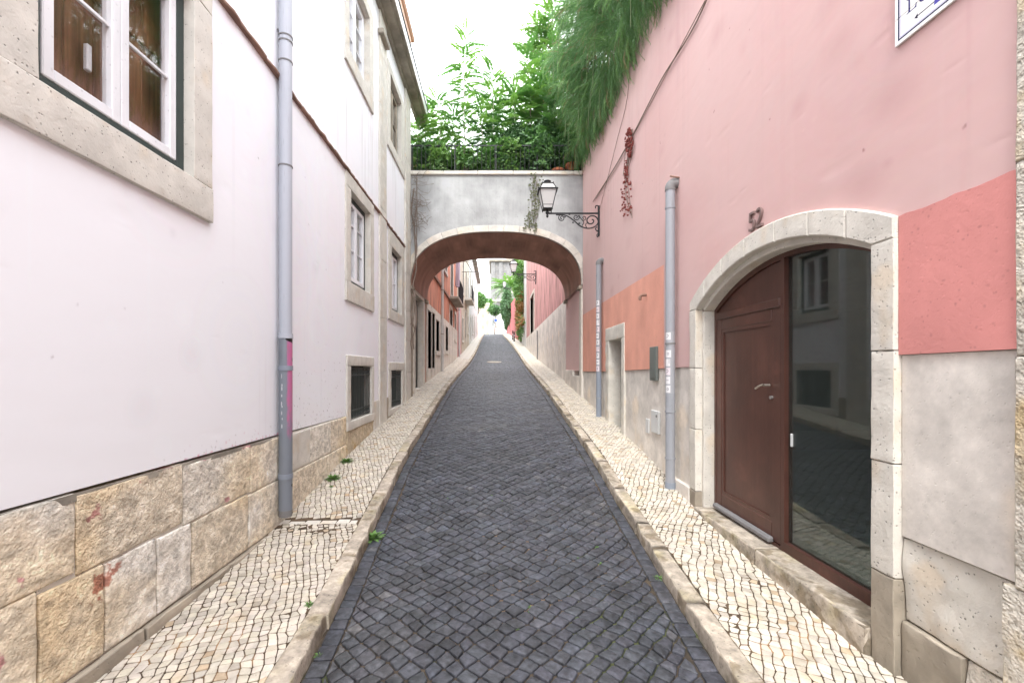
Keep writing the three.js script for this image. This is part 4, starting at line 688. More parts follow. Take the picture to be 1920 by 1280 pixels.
for (const [px, yt, yb, texts, label] of [[1257, 356, 921, [[0.42, 0.57, ')'], [0, 0, 'UPARL']], 'grey drainpipe with white stickers beside the arched doorway'], [1123, 496, 790, [[0, 0, 'SATICEAS']], 'thinner looking grey drainpipe near the bridge beside the narrow door']]) {
  const x = 2.212, d = F * 2.212 / (px - 930), Y = (py) => (690 - py) * d / F, p = thing('drainpipe', label, 'drainpipe'), r = 0.058, z = -d, near = px > 1200;
  const s0 = near ? 622 : 562, s1 = near ? 737 : 697;
  M_('upper_pipe', clean(pipeSection(x, z, Y(s0), Y(yt), r)), M.pipeGrey, p);
  M_('sticker_pipe', clean(pipeSection(x, z, Y(s1), Y(s0), r)), std({ color: C(0.62, 0.62, 0.62), roughness: 0.5, map: canvasTexture(512, 1024, (g, w, h) => {
    g.fillStyle = near ? '#b4b6bb' : '#9a9ba0'; g.fillRect(0, 0, w, h); mottles(g, w, h, 40, 10, 60, ['150,152,158', '200,204,210'], 0.1, 0.3);
    const u0 = 0.875, n = near ? 7 : 11; for (let k = 0; k < n; k++) { if (near && k === 1) continue; const y = (k + 0.1) / n * h, hh = h / n * 0.82, X = (u0 - 0.115) * w, ww = w * (near ? rr(0.17, 0.22) : rr(0.2, 0.26)); g.fillStyle = k % 3 === 1 ? '#f3e6ec' : '#f6f4f6'; g.fillRect(X, y, ww, hh); g.strokeStyle = '#8a8a92'; g.lineWidth = 9; g.lineCap = 'round'; g.beginPath(); const q = k % 4; if (q === 0) { g.moveTo(X + 20, y + hh * 0.7); g.quadraticCurveTo(X + ww, y + hh * 0.4, X + 25, y + hh * 0.25); } else if (q === 1) { g.moveTo(X + ww * 0.2, y + hh * 0.5); g.lineTo(X + ww * 0.7, y + hh * 0.5); } else if (q === 2) { g.arc(X + ww * 0.5, y + hh * 0.5, hh * 0.14, 0, 6); } else { g.moveTo(X + ww * 0.8, y); g.lineTo(X + ww * 0.8, y + hh * 0.6); } g.stroke(); }
  }) }), p);
  M_('lower_pipe', clean(pipeSection(x, z, Y(yb), Y(s1), r)), near ? M.pipeGrey : M.pipeDark, p);
  const e = [[x, Y(yt) - 0.01, z], [x, Y(yt) + 0.03, z], [x + 0.02, Y(yt) + 0.068, z], [x + 0.06, Y(yt) + 0.085, z], [x + 0.12, Y(yt) + 0.085, z]];
  M_('elbow', tube(e, r + 0.006, 14, 18), M.elbow, p);
  for (const t of near ? [0.06, 0.51, 0.735, 0.89] : [0.07, 0.52, 0.85]) M_('clamp', band(x, z, lerp(Y(yt), Y(yb), t), r + 0.006, 0.022), t === 0.51 ? M.elbow : M.pipeGrey, p);
  M_('shoe', band(x, z, Y(yb) + 0.06, r + 0.008, 0.12), M.pipeDark, p);
}

// ------------------------------------------------------------------ wall lanterns on scrolled brackets
function spiral(cx, cy, r0, r1, a0, a1, n) { const o = []; for (let k = 0; k <= n; k++) { const t = k / n, a = lerp(a0, a1, t), r = lerp(r0, r1, t); o.push([cx + r * Math.cos(a), cy + r * Math.sin(a), 0]); } return o; }
function makeLantern(label) {
  // origin on the wall at the bar; the arm points along -x, lamp stands on its tip
  const L = thing('wall_lantern', label, 'street lamp', 'lanterns on scrolled iron brackets'), A = 1.17;
  const arm = [cbox(-A - 0.03, 0, -0.018, 0.018, -0.014, 0.014, 0.004), cbox(-0.05, -0.01, -0.5, 0.17, -0.022, 0.022, 0.004)];
  M_('bracket_arm', join(arm), M.iron, L);
  const scroll = [
    tube([[-0.98, -0.03, 0], [-0.75, -0.05, 0], [-0.58, -0.16, 0], [-0.42, -0.29, 0], [-0.25, -0.33, 0], [-0.1, -0.28, 0], [-0.04, -0.18, 0], [-0.1, -0.07, 0], [-0.22, -0.06, 0], [-0.29, -0.14, 0], [-0.26, -0.22, 0], [-0.17, -0.22, 0], [-0.14, -0.16, 0], [-0.18, -0.13, 0]], 0.014, 90, 7),
    tube(spiral(-0.85, -0.1, 0.075, 0.012, 2.2, 2.2 + 9.5, 40), 0.011, 60, 6),
    tube(spiral(-0.53, -0.085, 0.075, 0.012, 0.6, 0.6 - 9, 40), 0.01, 60, 6),
    tube(spiral(-0.36, -0.1, 0.06, 0.012, 3.5, 3.5 + 8, 36), 0.009, 50, 6),
    tube([[-0.4, -0.27, 0], [-0.36, -0.2, 0], [-0.42, -0.12, 0], [-0.47, -0.05, 0]], 0.009, 20, 6),
    tube([[-0.3, -0.32, 0], [-0.32, -0.24, 0], [-0.25, -0.2, 0]], 0.009, 16, 6),
    tube([[-0.03, 0.1, 0], [-0.05, 0.17, 0], [-0.1, 0.16, 0], [-0.1, 0.11, 0]], 0.012, 20, 6),
    tube([[-0.03, -0.4, 0], [-0.08, -0.38, 0], [-0.1, -0.33, 0], [-0.07, -0.3, 0]], 0.013, 20, 6),
    tube([[-0.03, -0.5, 0], [-0.06, -0.52, 0], [-0.07, -0.47, 0], [-0.03, -0.45, 0]], 0.011, 18, 6)];
  for (const [px, py] of [[-0.68, -0.02], [-0.47, -0.06], [-0.46, -0.22], [-0.6, -0.2], [-0.78, -0.08]]) { const s = new THREE.IcosahedronGeometry(0.024, 1); s.scale(1, 0.7, 0.5); s.translate(px, py, 0); scroll.push(clean(s)); }
  M_('scrollwork', join(scroll), M.iron, L);
  const tip = new THREE.LatheGeometry([[0.001, -0.1], [0.022, -0.085], [0.03, -0.05], [0.016, -0.03], [0.04, 0], [0.045, 0.025], [0.02, 0.045], [0.018, 0.075], [0.05, 0.085]].map((p) => new THREE.Vector2(...p)), 14); tip.translate(-A, 0, 0); M_('socket', clean(tip), M.iron, L);
  // tapering four-sided glass body, roof panes and a domed cap
  const y0 = 0.09, y1 = 0.49, w0 = 0.098, w1 = 0.185, y2 = 0.63, w2 = 0.115, bars = [], corner = [[1, 1], [1, -1], [-1, -1], [-1, 1]];
  const rod = (a, b, r) => bars.push(tube([a, b], r, 1, 5)), P = (k, w, y) => [-A + corner[k % 4][0] * w, y, corner[k % 4][1] * w];
  for (let k = 0; k < 4; k++) { rod(P(k, w0, y0), P(k, w1, y1), 0.011); rod(P(k, w0, y0), P(k + 1, w0, y0), 0.012); rod(P(k, w0 * 1.12, y0 + 0.075), P(k + 1, w0 * 1.12, y0 + 0.075), 0.009); rod(P(k, w1 * 1.09, y1), P(k + 1, w1 * 1.09, y1), 0.017); rod(P(k, w1, y1), P(k, w2, y2), 0.012); rod(P(k, w2, y2), P(k + 1, w2, y2), 0.015); rod(P(k, w0, y0), P(k, w0, y0 - 0.035), 0.012); rod(P(k, w2, y2), P(k, w2 * 1.06, y2 + 0.025), 0.011); }
  bars.push(cbox(-A - 0.09, -A + 0.09, y0 - 0.015, y0, -0.09, 0.09, 0.004));
  const body = M_('lantern_frame', join(bars), M.iron, L);
  const quad = (a, b, c, d) => { const g = new THREE.BufferGeometry(); g.setAttribute('position', new THREE.Float32BufferAttribute([...a, ...b, ...c, ...a, ...c, ...d], 3)); g.computeVertexNormals(); return boxUV(g); };
  for (let k = 0; k < 4; k++) { M_('glass_pane', quad(P(k, w0, y0), P(k + 1, w0, y0), P(k + 1, w1, y1), P(k, w1, y1)), M.opal, body); M_('roof_pane', quad(P(k, w1, y1), P(k + 1, w1, y1), P(k + 1, w2, y2), P(k, w2, y2)), M.opal, body); }
  const cap = new THREE.LatheGeometry([[0.001, 0.735], [0.05, 0.73], [0.078, 0.715], [0.082, 0.7], [0.06, 0.685], [0.055, 0.66], [0.1, 0.648], [0.125, 0.636], [0.001, 0.634]].map((p) => new THREE.Vector2(...p)), 20); cap.translate(-A, 0, 0); M_('cap', clean(cap), M.iron, L);
  return L;
}
{
  const l = makeLantern('black iron lantern in front of the white bridge, on the pink house'); l.position.set(XW + 0.01, 3.43, -dR(1124.5));
  const l2 = l.clone(); l2.name = numbered('wall_lantern'); l2.userData = { ...l.userData, label: 'black iron lantern seen through the arch beside the climbing vine' }; l2.position.set(2.36, 5.5, -26.8); l2.scale.setScalar(1.14); scene.add(l2);
  const l3 = l.clone(); l3.name = numbered('wall_lantern'); l3.userData = { ...l.userData, label: 'small farthest lantern above the red wall up the lane' }; l3.position.set(2.15, 8.9, -51); l3.scale.setScalar(1.05); scene.add(l3);
}

// ------------------------------------------------------------------ small things on the right front
{
  const t = M_('meter_box', join([sbox(1, 0, 0.035, -0.18, 0.31, dR(1235), dR(1222.5), 0.006), sbox(1, 0.035, 0.042, -0.14, 0.27, dR(1234), dR(1223.5), 0.004)]), M.boxGreen, scene); tagged(t, 'tall grey green metal cabinet on the orange painted panel', 'meter box');
  const w = thing('utility_box', 'white utility box low on the dado left of the drainpipe', 'utility box'); M_('cover', sbox(1, -0.014, 0.02, -0.93, -0.61, dR(1237), dR(1223.5), 0.006), M.boxWhite, w); M_('lock', clean(new THREE.CylinderGeometry(0.02, 0.02, 0.01, 12).rotateZ(Math.PI / 2).translate(XW - 0.022, -0.68, -dR(1234))), M.elbow, w);
  tagged(M_('intercom_plate', sbox(1, -0.014, 0.008, -0.98, -0.77, dR(1217), dR(1211.5), 0.004), M.boxWhite, scene), 'slim white plate beside the white utility box', 'plate');
  tagged(M_('wall_spout', join([tube([[XW + 0.02, 1.12, -dR(1212.5)], [XW - 0.09, 1.1, -dR(1212.5)], [XW - 0.1, 1.04, -dR(1212.5)]], 0.022, 8, 10)]), M.ledgeBrown, scene), 'little rusty pipe stub sticking out of the orange panel', 'pipe stub');
  tagged(M_('wall_hook', join([tube([[XW + 0.02, (690 - 333) / (1274 - 930) * XW, -dR(1274)], [XW - 0.08, 2.4, -dR(1274)], [XW - 0.1, 2.42, -dR(1274) - 0.03]], 0.012, 8, 8)]), M.ledgeBrown, scene), 'small rusty hook above the drainpipe elbow', 'hook');
}
{ // house number and street sign
  const font = await new FontLoader().loadAsync('fonts/droid/droid_sans_regular.typeface.json'), num = std({ color: C(0.17, 0.11, 0.10), roughness: 0.6 });
  const n = thing('house_number', 'metal house number 52 above the arched doorway', 'house number');
  for (const [ch, px, y] of [['5', 1407, 1.225], ['2', 1420.5, 1.225]]) { const g = new TextGeometry(ch, { font, size: 0.166, depth: 0.018, curveSegments: 6, bevelEnabled: true, bevelSize: 0.002, bevelThickness: 0.002 }); g.scale(0.86, 1, 1); g.rotateY(-Math.PI / 2); g.translate(XW - 0.003, y, -dR(px)); M_('digit', clean(g), num, n); }
  const sg = thing('street_sign', 'white tile sign with blue border and arrow high on the pink wall', 'street sign'), dA = dR(1683.5), dB = dA - 0.9, ya = 1.832, yb = ya + 0.6, cw = 1536, ch = 1024;
  const map = canvasTexture(cw, ch, (g, w, h) => {
    const X = (d) => (dA - d) / (dA - dB) * w, Y = (y) => (1 - (y - ya) / (yb - ya)) * h; g.fillStyle = '#f7f6f2'; g.fillRect(0, 0, w, h);
    mottles(g, w, h, 80, 20, 90, ['235,232,240', '255,255,250'], 0.1, 0.4);
    g.strokeStyle = '#27264f'; g.lineWidth = 16; g.strokeRect(44, 44, w - 88, h - 88); g.strokeStyle = '#b9b4e0'; g.lineWidth = 8; g.strokeRect(60, 60, w - 120, h - 120);
    g.fillStyle = '#332f70'; g.font = '190px serif'; g.textBaseline = 'alphabetic'; g.fillText('LO', X(2.553), Y(1.962));
    g.strokeStyle = '#22213f'; g.lineWidth = 10; g.beginPath(); g.moveTo(X(2.492), Y(1.907)); g.lineTo(X(2.38), Y(1.907)); g.stroke(); g.fillStyle = '#22213f'; g.beginPath(); g.moveTo(X(2.503), Y(1.907)); g.lineTo(X(2.482), Y(1.921)); g.lineTo(X(2.482), Y(1.893)); g.fill();
    g.fillStyle = '#4a46ac'; g.beginPath(); g.moveTo(X(2.39), Y(1.89)); g.lineTo(X(2.385), Y(1.925)); g.lineTo(X(2.31), Y(1.95)); g.lineTo(X(2.25), Y(1.93)); g.lineTo(X(2.27), Y(1.885)); g.fill();
  });
  const tm = std({ map, roughness: 0.18, color: C(0.86, 0.86, 0.86) });
  for (let i = 0; i < 6; i++) for (let j = 0; j < 4; j++) { const a = dA - i * 0.15, y = ya + j * 0.15, g = sbox(1, 0.002, 0.016, y + 0.0008, y + 0.1492, a - 0.1492, a - 0.0008, 0.0015), p = g.attributes.position, uv = g.attributes.uv; for (let k = 0; k < p.count; k++) uv.setXY(k, (dA + p.getZ(k)) / 0.9, (p.getY(k) - ya) / 0.6); M_('tile', g, tm, sg); }
}
// ------------------------------------------------------------------ plants
function compoundLeaf(pairs, len, droop, width) {           // feather-shaped leaf: a stalk with paired leaflets
  const V = [], I = [], tri = (a, b, c) => { const k = V.length / 3; V.push(...a, ...b, ...c); I.push(k, k + 1, k + 2); };
  const at = (t) => [0, 0.18 * len * t - droop * len * t * t, len * t], add = (a, b, s = 1) => [a[0] + b[0] * s, a[1] + b[1] * s, a[2] + b[2] * s];
  for (let k = 0; k < 8; k++) { const a = at(k / 8), b = at((k + 1) / 8), w = 0.006 * (1 - k / 10); tri([a[0] - w, a[1], a[2]], [a[0] + w, a[1], a[2]], b); tri([a[0], a[1] - w, a[2]], [a[0], a[1] + w, a[2]], b); }
  for (let k = 0; k < pairs; k++) for (const s of [-1, 1]) {
    const t = 0.16 + 0.82 * (k + (s > 0 ? 0.15 : 0)) / pairs, b = at(t), l = len * 0.21 * Math.sin(Math.PI * (0.22 + 0.7 * t)) ** 0.7 * rr(0.85, 1.12), w = l * width * rr(0.85, 1.15), sl = rr(0.25, 0.5), dr = rr(0.1, 0.5);
    const tip = [b[0] + s * l, b[1] - l * dr, b[2] + l * sl], m = [b[0] + s * l * 0.42, b[1] - l * dr * 0.25 - 0.006, b[2] + l * sl * 0.42];
    const p = add(m, [0, 0.012, 1], 0).map((v, i) => v + [-s * sl, 0.1, 1][i] * w), q = m.map((v, i) => v + [s * sl, 0.1, -1][i] * w);
    tri(b, p, m); tri(p, tip, m); tri(b, m, q); tri(m, tip, q);
  }
  { const b = at(1), l = len * 0.16; tri(b, [l * 0.3, b[1] - l * 0.1, b[2] + l * 0.4], [0, b[1] - l * 0.4, b[2] + l]); tri(b, [0, b[1] - l * 0.4, b[2] + l], [-l * 0.3, b[1] - l * 0.1, b[2] + l * 0.4]); }
  const g = new THREE.BufferGeometry(); g.setAttribute('position', new THREE.Float32BufferAttribute(V, 3)); g.setIndex(I); const q = g.toNonIndexed(); q.computeVertexNormals(); q.setAttribute('uv', new THREE.BufferAttribute(new Float32Array(q.attributes.position.count * 2), 2)); return q;
}
const FROND = [compoundLeaf(14, 0.76, 0.42, 0.22), compoundLeaf(12, 0.66, 0.3, 0.24), compoundLeaf(15, 0.84, 0.55, 0.21), compoundLeaf(11, 0.55, 0.5, 0.24)];
const up = new THREE.Vector3(0, 1, 0);
function orient(o, pos, dir, scale, roll = 0) { const z = dir.clone().normalize(), x = new THREE.Vector3().crossVectors(up, z); if (x.lengthSq() < 1e-4) x.set(1, 0, 0); x.normalize(); const y = new THREE.Vector3().crossVectors(z, x), m = new THREE.Matrix4().makeBasis(x, y, z); o.quaternion.setFromRotationMatrix(m); if (roll) o.rotateZ(roll); o.position.copy(pos); o.scale.setScalar(scale); }
// a sapling: wavering stem, whorls of feather leaves that get shorter towards the tip
function sapling(label, px, d, y0, top, { r = 0.022, leaves = 30, from = 0.25, scale = 1, mats = ['lime', 'mid'], lean = [0, 0], bark = M.barkPale, spread = 1, branches = 0 }) {
  const x0 = (px - 930) * d / F, t = thing('tree_of_heaven', label, 'sapling', 'young trees growing on the bridge terrace'), H = top - y0; t.position.set(x0, y0, -d);
  const axis = (s) => new THREE.Vector3(lean[0] * s + 0.05 * Math.sin(s * 5 + px), H * s, lean[1] * s + 0.05 * Math.cos(s * 4 + px));
  const limbs = [tubeTaper((s) => axis(s), r, r * 0.3, 18)], starts = [];
  for (let k = 0; k < leaves; k++) { const s = lerp(from, 1, Math.pow(k / (leaves - 1), 0.85)); starts.push([axis(s), k * 2.4 + rr(-0.3, 0.3), s]); }
  for (let b = 0; b < branches; b++) { const s = rr(0.25, 0.75), a0 = axis(s), an = rr(0, 6.28), L = rr(0.5, 1.1) * spread, e = a0.clone().add(new THREE.Vector3(Math.cos(an) * L, L * rr(0.5, 1), Math.sin(an) * L * 0.7)); limbs.push(tubeTaper((q) => a0.clone().lerp(e, q), r * 0.5, r * 0.2, 6)); for (let k = 0; k < 7; k++) starts.push([a0.clone().lerp(e, rr(0.4, 1)), rr(0, 6.28), 0.8]); }
  M_('trunk', join(limbs), bark, t);
  for (const [p, an, s] of starts) { const tipness = smooth(0.8, 1, s), m = M_('leaf', FROND[(rnd() * 4) | 0], LEAF[mats[(rnd() * mats.length) | 0]], t); orient(m, p, new THREE.Vector3(Math.cos(an), lerp(rr(-0.15, 0.4), rr(0.5, 1.4), tipness), Math.sin(an)), scale * rr(0.8, 1.15) * lerp(1, 0.72, tipness), rr(-0.3, 0.3)); }
  return t;
}
function tubeTaper(f, r0, r1, n, rad = 6) {
  const V = [], I = [], c = [], A = new THREE.Vector3(), B = new THREE.Vector3();
  for (let k = 0; k <= n; k++) { const s = k / n, p = f(s), q = f(Math.min(1, s + 0.01)).sub(f(Math.max(0, s - 0.01))).normalize(), r = lerp(r0, r1, s); A.crossVectors(q, Math.abs(q.y) > 0.9 ? new THREE.Vector3(1, 0, 0) : up).normalize(); B.crossVectors(q, A); for (let i = 0; i < rad; i++) { const a = i / rad * 6.2832; V.push(p.x + (A.x * Math.cos(a) + B.x * Math.sin(a)) * r, p.y + (A.y * Math.cos(a) + B.y * Math.sin(a)) * r, p.z + (A.z * Math.cos(a) + B.z * Math.sin(a)) * r); } }
  for (let k = 0; k < n; k++) for (let i = 0; i < rad; i++) { const a = k * rad + i, b = k * rad + (i + 1) % rad; I.push(a, a + rad, b, b, a + rad, b + rad); }
  const g = new THREE.BufferGeometry(); g.setAttribute('position', new THREE.Float32BufferAttribute(V, 3)); g.setIndex(I); g.computeVertexNormals(); return clean(g);
}
const yAt = (py, d) => (690 - py) * d / F;
sapling('tallest sapling standing clear against the sky left of centre', 876, 13.0, TY, yAt(62, 13), { leaves: 54, from: 0.1, scale: 0.92, lean: [-0.1, 0] });
sapling('second sapling with its tip right of the tallest one', 922, 13.5, TY, yAt(125, 13.5), { leaves: 58, from: 0.2, scale: 0.92 });
sapling('sapling leaning out at the left end of the railing', 822, 12.8, TY, yAt(185, 12.8), { leaves: 49, from: 0.1, scale: 0.85, mats: ['lime', 'lime', 'mid'] });
sapling('low sapling by the left house cornice', 785, 12.9, TY, yAt(235, 12.9), { leaves: 34, from: 0.1, scale: 0.7, mats: ['lime', 'mid', 'deep'] });
sapling('lime green sapling in the middle of the terrace', 968, 13.2, TY, yAt(165, 13.2), { leaves: 55, from: 0.12, scale: 0.9, mats: ['lime', 'lime', 'mid'] });
sapling('sapling in the middle of the terrace with dark lower leaves', 905, 12.75, TY, yAt(200, 12.75), { leaves: 49, from: 0.05, scale: 0.8, mats: ['mid', 'deep', 'lime'] });
sapling('tall loose tree right of centre reaching out of the picture', 1036, 13.9, TY, yAt(-70, 13.9), { leaves: 92, from: 0.25, scale: 0.95, r: 0.04, branches: 7, mats: ['lime', 'lime', 'mid'], bark: M.bark });
sapling('slender tree close against the feathery hanging shrub', 1010, 14.3, TY, yAt(40, 14.3), { leaves: 66, from: 0.25, scale: 0.95, r: 0.03, branches: 4, mats: ['lime', 'mid'], bark: M.bark });
sapling('bushy sapling low in front of the feathery shrub', 1045, 12.9, TY, yAt(190, 12.9), { leaves: 58, from: 0.05, scale: 0.85, mats: ['mid', 'lime', 'deep'] });
sapling('short sapling between the tallest one and the left railing end', 850, 13.6, TY, yAt(215, 13.6), { leaves: 49, from: 0.05, scale: 0.85, mats: ['mid', 'lime'] });
sapling('sapling with mid green leaves right of the terrace middle', 992, 13.6, TY, yAt(95, 13.6), { leaves: 60, from: 0.15, scale: 0.95, r: 0.026, branches: 3, mats: ['mid', 'mid', 'lime'], bark: M.bark });
sapling('leafy sapling just left of the hanging shrub', 1028, 13.3, TY, yAt(110, 13.3), { leaves: 64, from: 0.12, scale: 0.95, r: 0.026, branches: 3, mats: ['mid', 'lime', 'mid'], bark: M.bark });
sapling('sapling half hidden at the back between the two tallest saplings', 945, 14.5, TY, yAt(175, 14.5), { leaves: 56, from: 0.1, scale: 0.95, mats: ['mid', 'lime'] });
sapling('sapling with broad leaves behind the left railing', 800, 13.6, TY, yAt(205, 13.6), { leaves: 44, from: 0.1, scale: 0.9, mats: ['mid', 'lime'] });
// dense low shrubs: sprigs of small leaves spread through each crown
const sprig = (() => { const V = [], put = (a, b, c) => V.push(...a, ...b, ...c); for (let k = 0; k < 16; k++) { const an = rr(0, 6.28), el = rr(-0.5, 0.9), l = rr(0.05, 0.1), b = [rr(-0.07, 0.07), rr(-0.07, 0.07), rr(-0.07, 0.07)], u = [Math.cos(an) * Math.cos(el), Math.sin(el), Math.sin(an) * Math.cos(el)], s = [-Math.sin(an), rr(-0.3, 0.3), Math.cos(an)], w = l * 0.33, P = (f, g, h) => b.map((v, i) => v + u[i] * l * f + s[i] * w * g + (i === 1 ? h : 0)); put(P(0, 0, 0), P(0.5, 1, 0.012), P(0.5, 0, 0)); put(P(0.5, 1, 0.012), P(1, 0, -0.01), P(0.5, 0, 0)); put(P(0, 0, 0), P(0.5, 0, 0), P(0.5, -1, 0.012)); put(P(0.5, 0, 0), P(1, 0, -0.01), P(0.5, -1, 0.012)); } const g = new THREE.BufferGeometry(); g.setAttribute('position', new THREE.Float32BufferAttribute(V, 3)); g.computeVertexNormals(); return g; })();
const dummy = new THREE.Object3D();
function instances(name, geo, mat, list, parent, tint) { const m = new THREE.InstancedMesh(geo, mat, list.length); m.name = name; m.castShadow = m.receiveShadow = true; m.userData.kind = 'stuff'; list.forEach((o, i) => { m.setMatrixAt(i, o.m); if (tint) m.setColorAt(i, tint(o, i)); }); parent.add(m); return m; }
function shrub(name, label, group, x, y, d, rx, ry, rz, n, mats, scale = 1, stems = 4) {
  const t = thing(name, label, 'shrub', group); t.position.set(x, y, -d);
  const st = []; for (let k = 0; k < stems; k++) { const a = rr(0, 6.28), e = new THREE.Vector3(Math.cos(a) * rx * 0.5, ry * rr(1, 1.7), Math.sin(a) * rz * 0.5); st.push(tubeTaper((s) => new THREE.Vector3(0.05 * Math.cos(a), 0, 0.05 * Math.sin(a)).lerp(e, s), 0.016, 0.005, 6)); } M_('stems', join(st), M.bark, t);
  mats.forEach((mt, q) => { const list = []; while (list.length < n / mats.length) { const p = new THREE.Vector3(rr(-1, 1), rr(-1, 1), rr(-1, 1)), l = p.length(); if (l > 1 || rnd() > 0.25 + 0.75 * l) continue; const lump = 0.8 + 0.35 * noise3(p.x * 2.3 + x, p.y * 2.3, p.z * 2.3 + q); dummy.position.set(p.x * rx * lump, ry + p.y * ry * lump, p.z * rz * lump); dummy.rotation.set(rr(-1, 1), rr(0, 6.28), rr(-1, 1)); dummy.scale.setScalar(scale * rr(0.7, 1.3)); dummy.updateMatrix(); list.push({ m: dummy.matrix.clone() }); } const im = instances('foliage', sprig, LEAF[mt], list, t); });
  return t;
}
const SH = 'leafy shrubs behind the terrace railing';
for (const [px, d, ry, rx, n, mats, label] of [[800, 12.9, 0.62, 0.42, 260, ['deep', 'mid'], 'dark shrub behind the left end of the railing'], [848, 13.3, 0.55, 0.45, 240, ['mid', 'deep'], 'sparse shrub behind the railing below the tallest sapling'], [915, 12.7, 0.5, 0.3, 170, ['mid', 'lime'], 'light small shrub poking through the railing near its middle'], [965, 12.9, 0.82, 0.6, 620, ['deep', 'deep', 'mid'], 'dense dark shrub behind the middle of the railing'], [1020, 13.0, 0.9, 0.65, 700, ['deep', 'deep', 'mid'], 'dense dark shrub left of the terracotta pots'], [1062, 12.75, 0.75, 0.4, 420, ['deep', 'mid'], 'dark shrub rising over the terracotta pots'], [1000, 14.2, 1.25, 0.9, 620, ['mid', 'deep'], 'taller green shrub at the back of the terrace on the right'], [880, 14.3, 0.8, 0.8, 320, ['mid', 'deep'], 'green shrub at the back of the terrace on the left'], [826, 12.35, 0.5, 0.3, 70, ['lime', 'mid'], 'light green shrub leaning out through the left railing'], [872, 12.35, 0.42, 0.28, 60, ['mid', 'lime'], 'low light shrub spilling over the rail below the tallest sapling'], [950, 12.4, 0.55, 0.35, 190, ['mid', 'lime', 'deep'], 'leafy shrub covering the rail right of its middle'], [1012, 12.4, 0.6, 0.35, 190, ['deep', 'mid'], 'shrub pressing against the rail left of the small pot']])
  shrub('terrace_shrub', label, SH, (px - 930) * d / F, TY, d, rx, ry, rx * 0.8, n, mats, 1.15);

// feathery shrub that spills over the top of the pink house wall
const spray = (() => { // one drooping stem feathered with fine needles
  const V = [], I = [], L = 0.62, at = (t) => [0.05 * Math.sin(t * 3), 0.12 * t - 0.3 * t * t, L * t * (1 - 0.12 * t)];
  for (let j = 0; j < 6; j++) { const a = at(j / 6), b = at((j + 1) / 6), w = 0.0045 * (1 - j / 8), q = V.length / 3; V.push(a[0] - w, a[1], a[2], a[0] + w, a[1], a[2], b[0], b[1], b[2], a[0], a[1] - w, a[2], a[0], a[1] + w, a[2], b[0], b[1], b[2]); I.push(q, q + 1, q + 2, q + 3, q + 4, q + 5); }
  for (let k = 0; k < 64; k++) { const t = 0.08 + 0.92 * k / 64, p = at(t), ro = rr(0, 6.28), sp = rr(0.35, 0.95), l = rr(0.07, 0.15) * (1.15 - 0.6 * t), u = [Math.cos(ro) * Math.sin(sp), Math.sin(ro) * Math.sin(sp) - 0.2, Math.cos(sp)], w = rr(0.0028, 0.005), q = V.length / 3, sx = -Math.sin(ro), sy = Math.cos(ro); V.push(p[0] - sx * w, p[1] - sy * w, p[2], p[0] + sx * w, p[1] + sy * w, p[2], p[0] + u[0] * l, p[1] + u[1] * l - l * l * 1.5, p[2] + u[2] * l); I.push(q, q + 1, q + 2); }
  const g = new THREE.BufferGeometry(); g.setAttribute('position', new THREE.Float32BufferAttribute(V, 3)); g.setIndex(I); const q = g.toNonIndexed(); q.computeVertexNormals(); return q; })();
const bottomY = (d) => lerp(5.05, 5.32, smooth(8.4, 11.6, d));
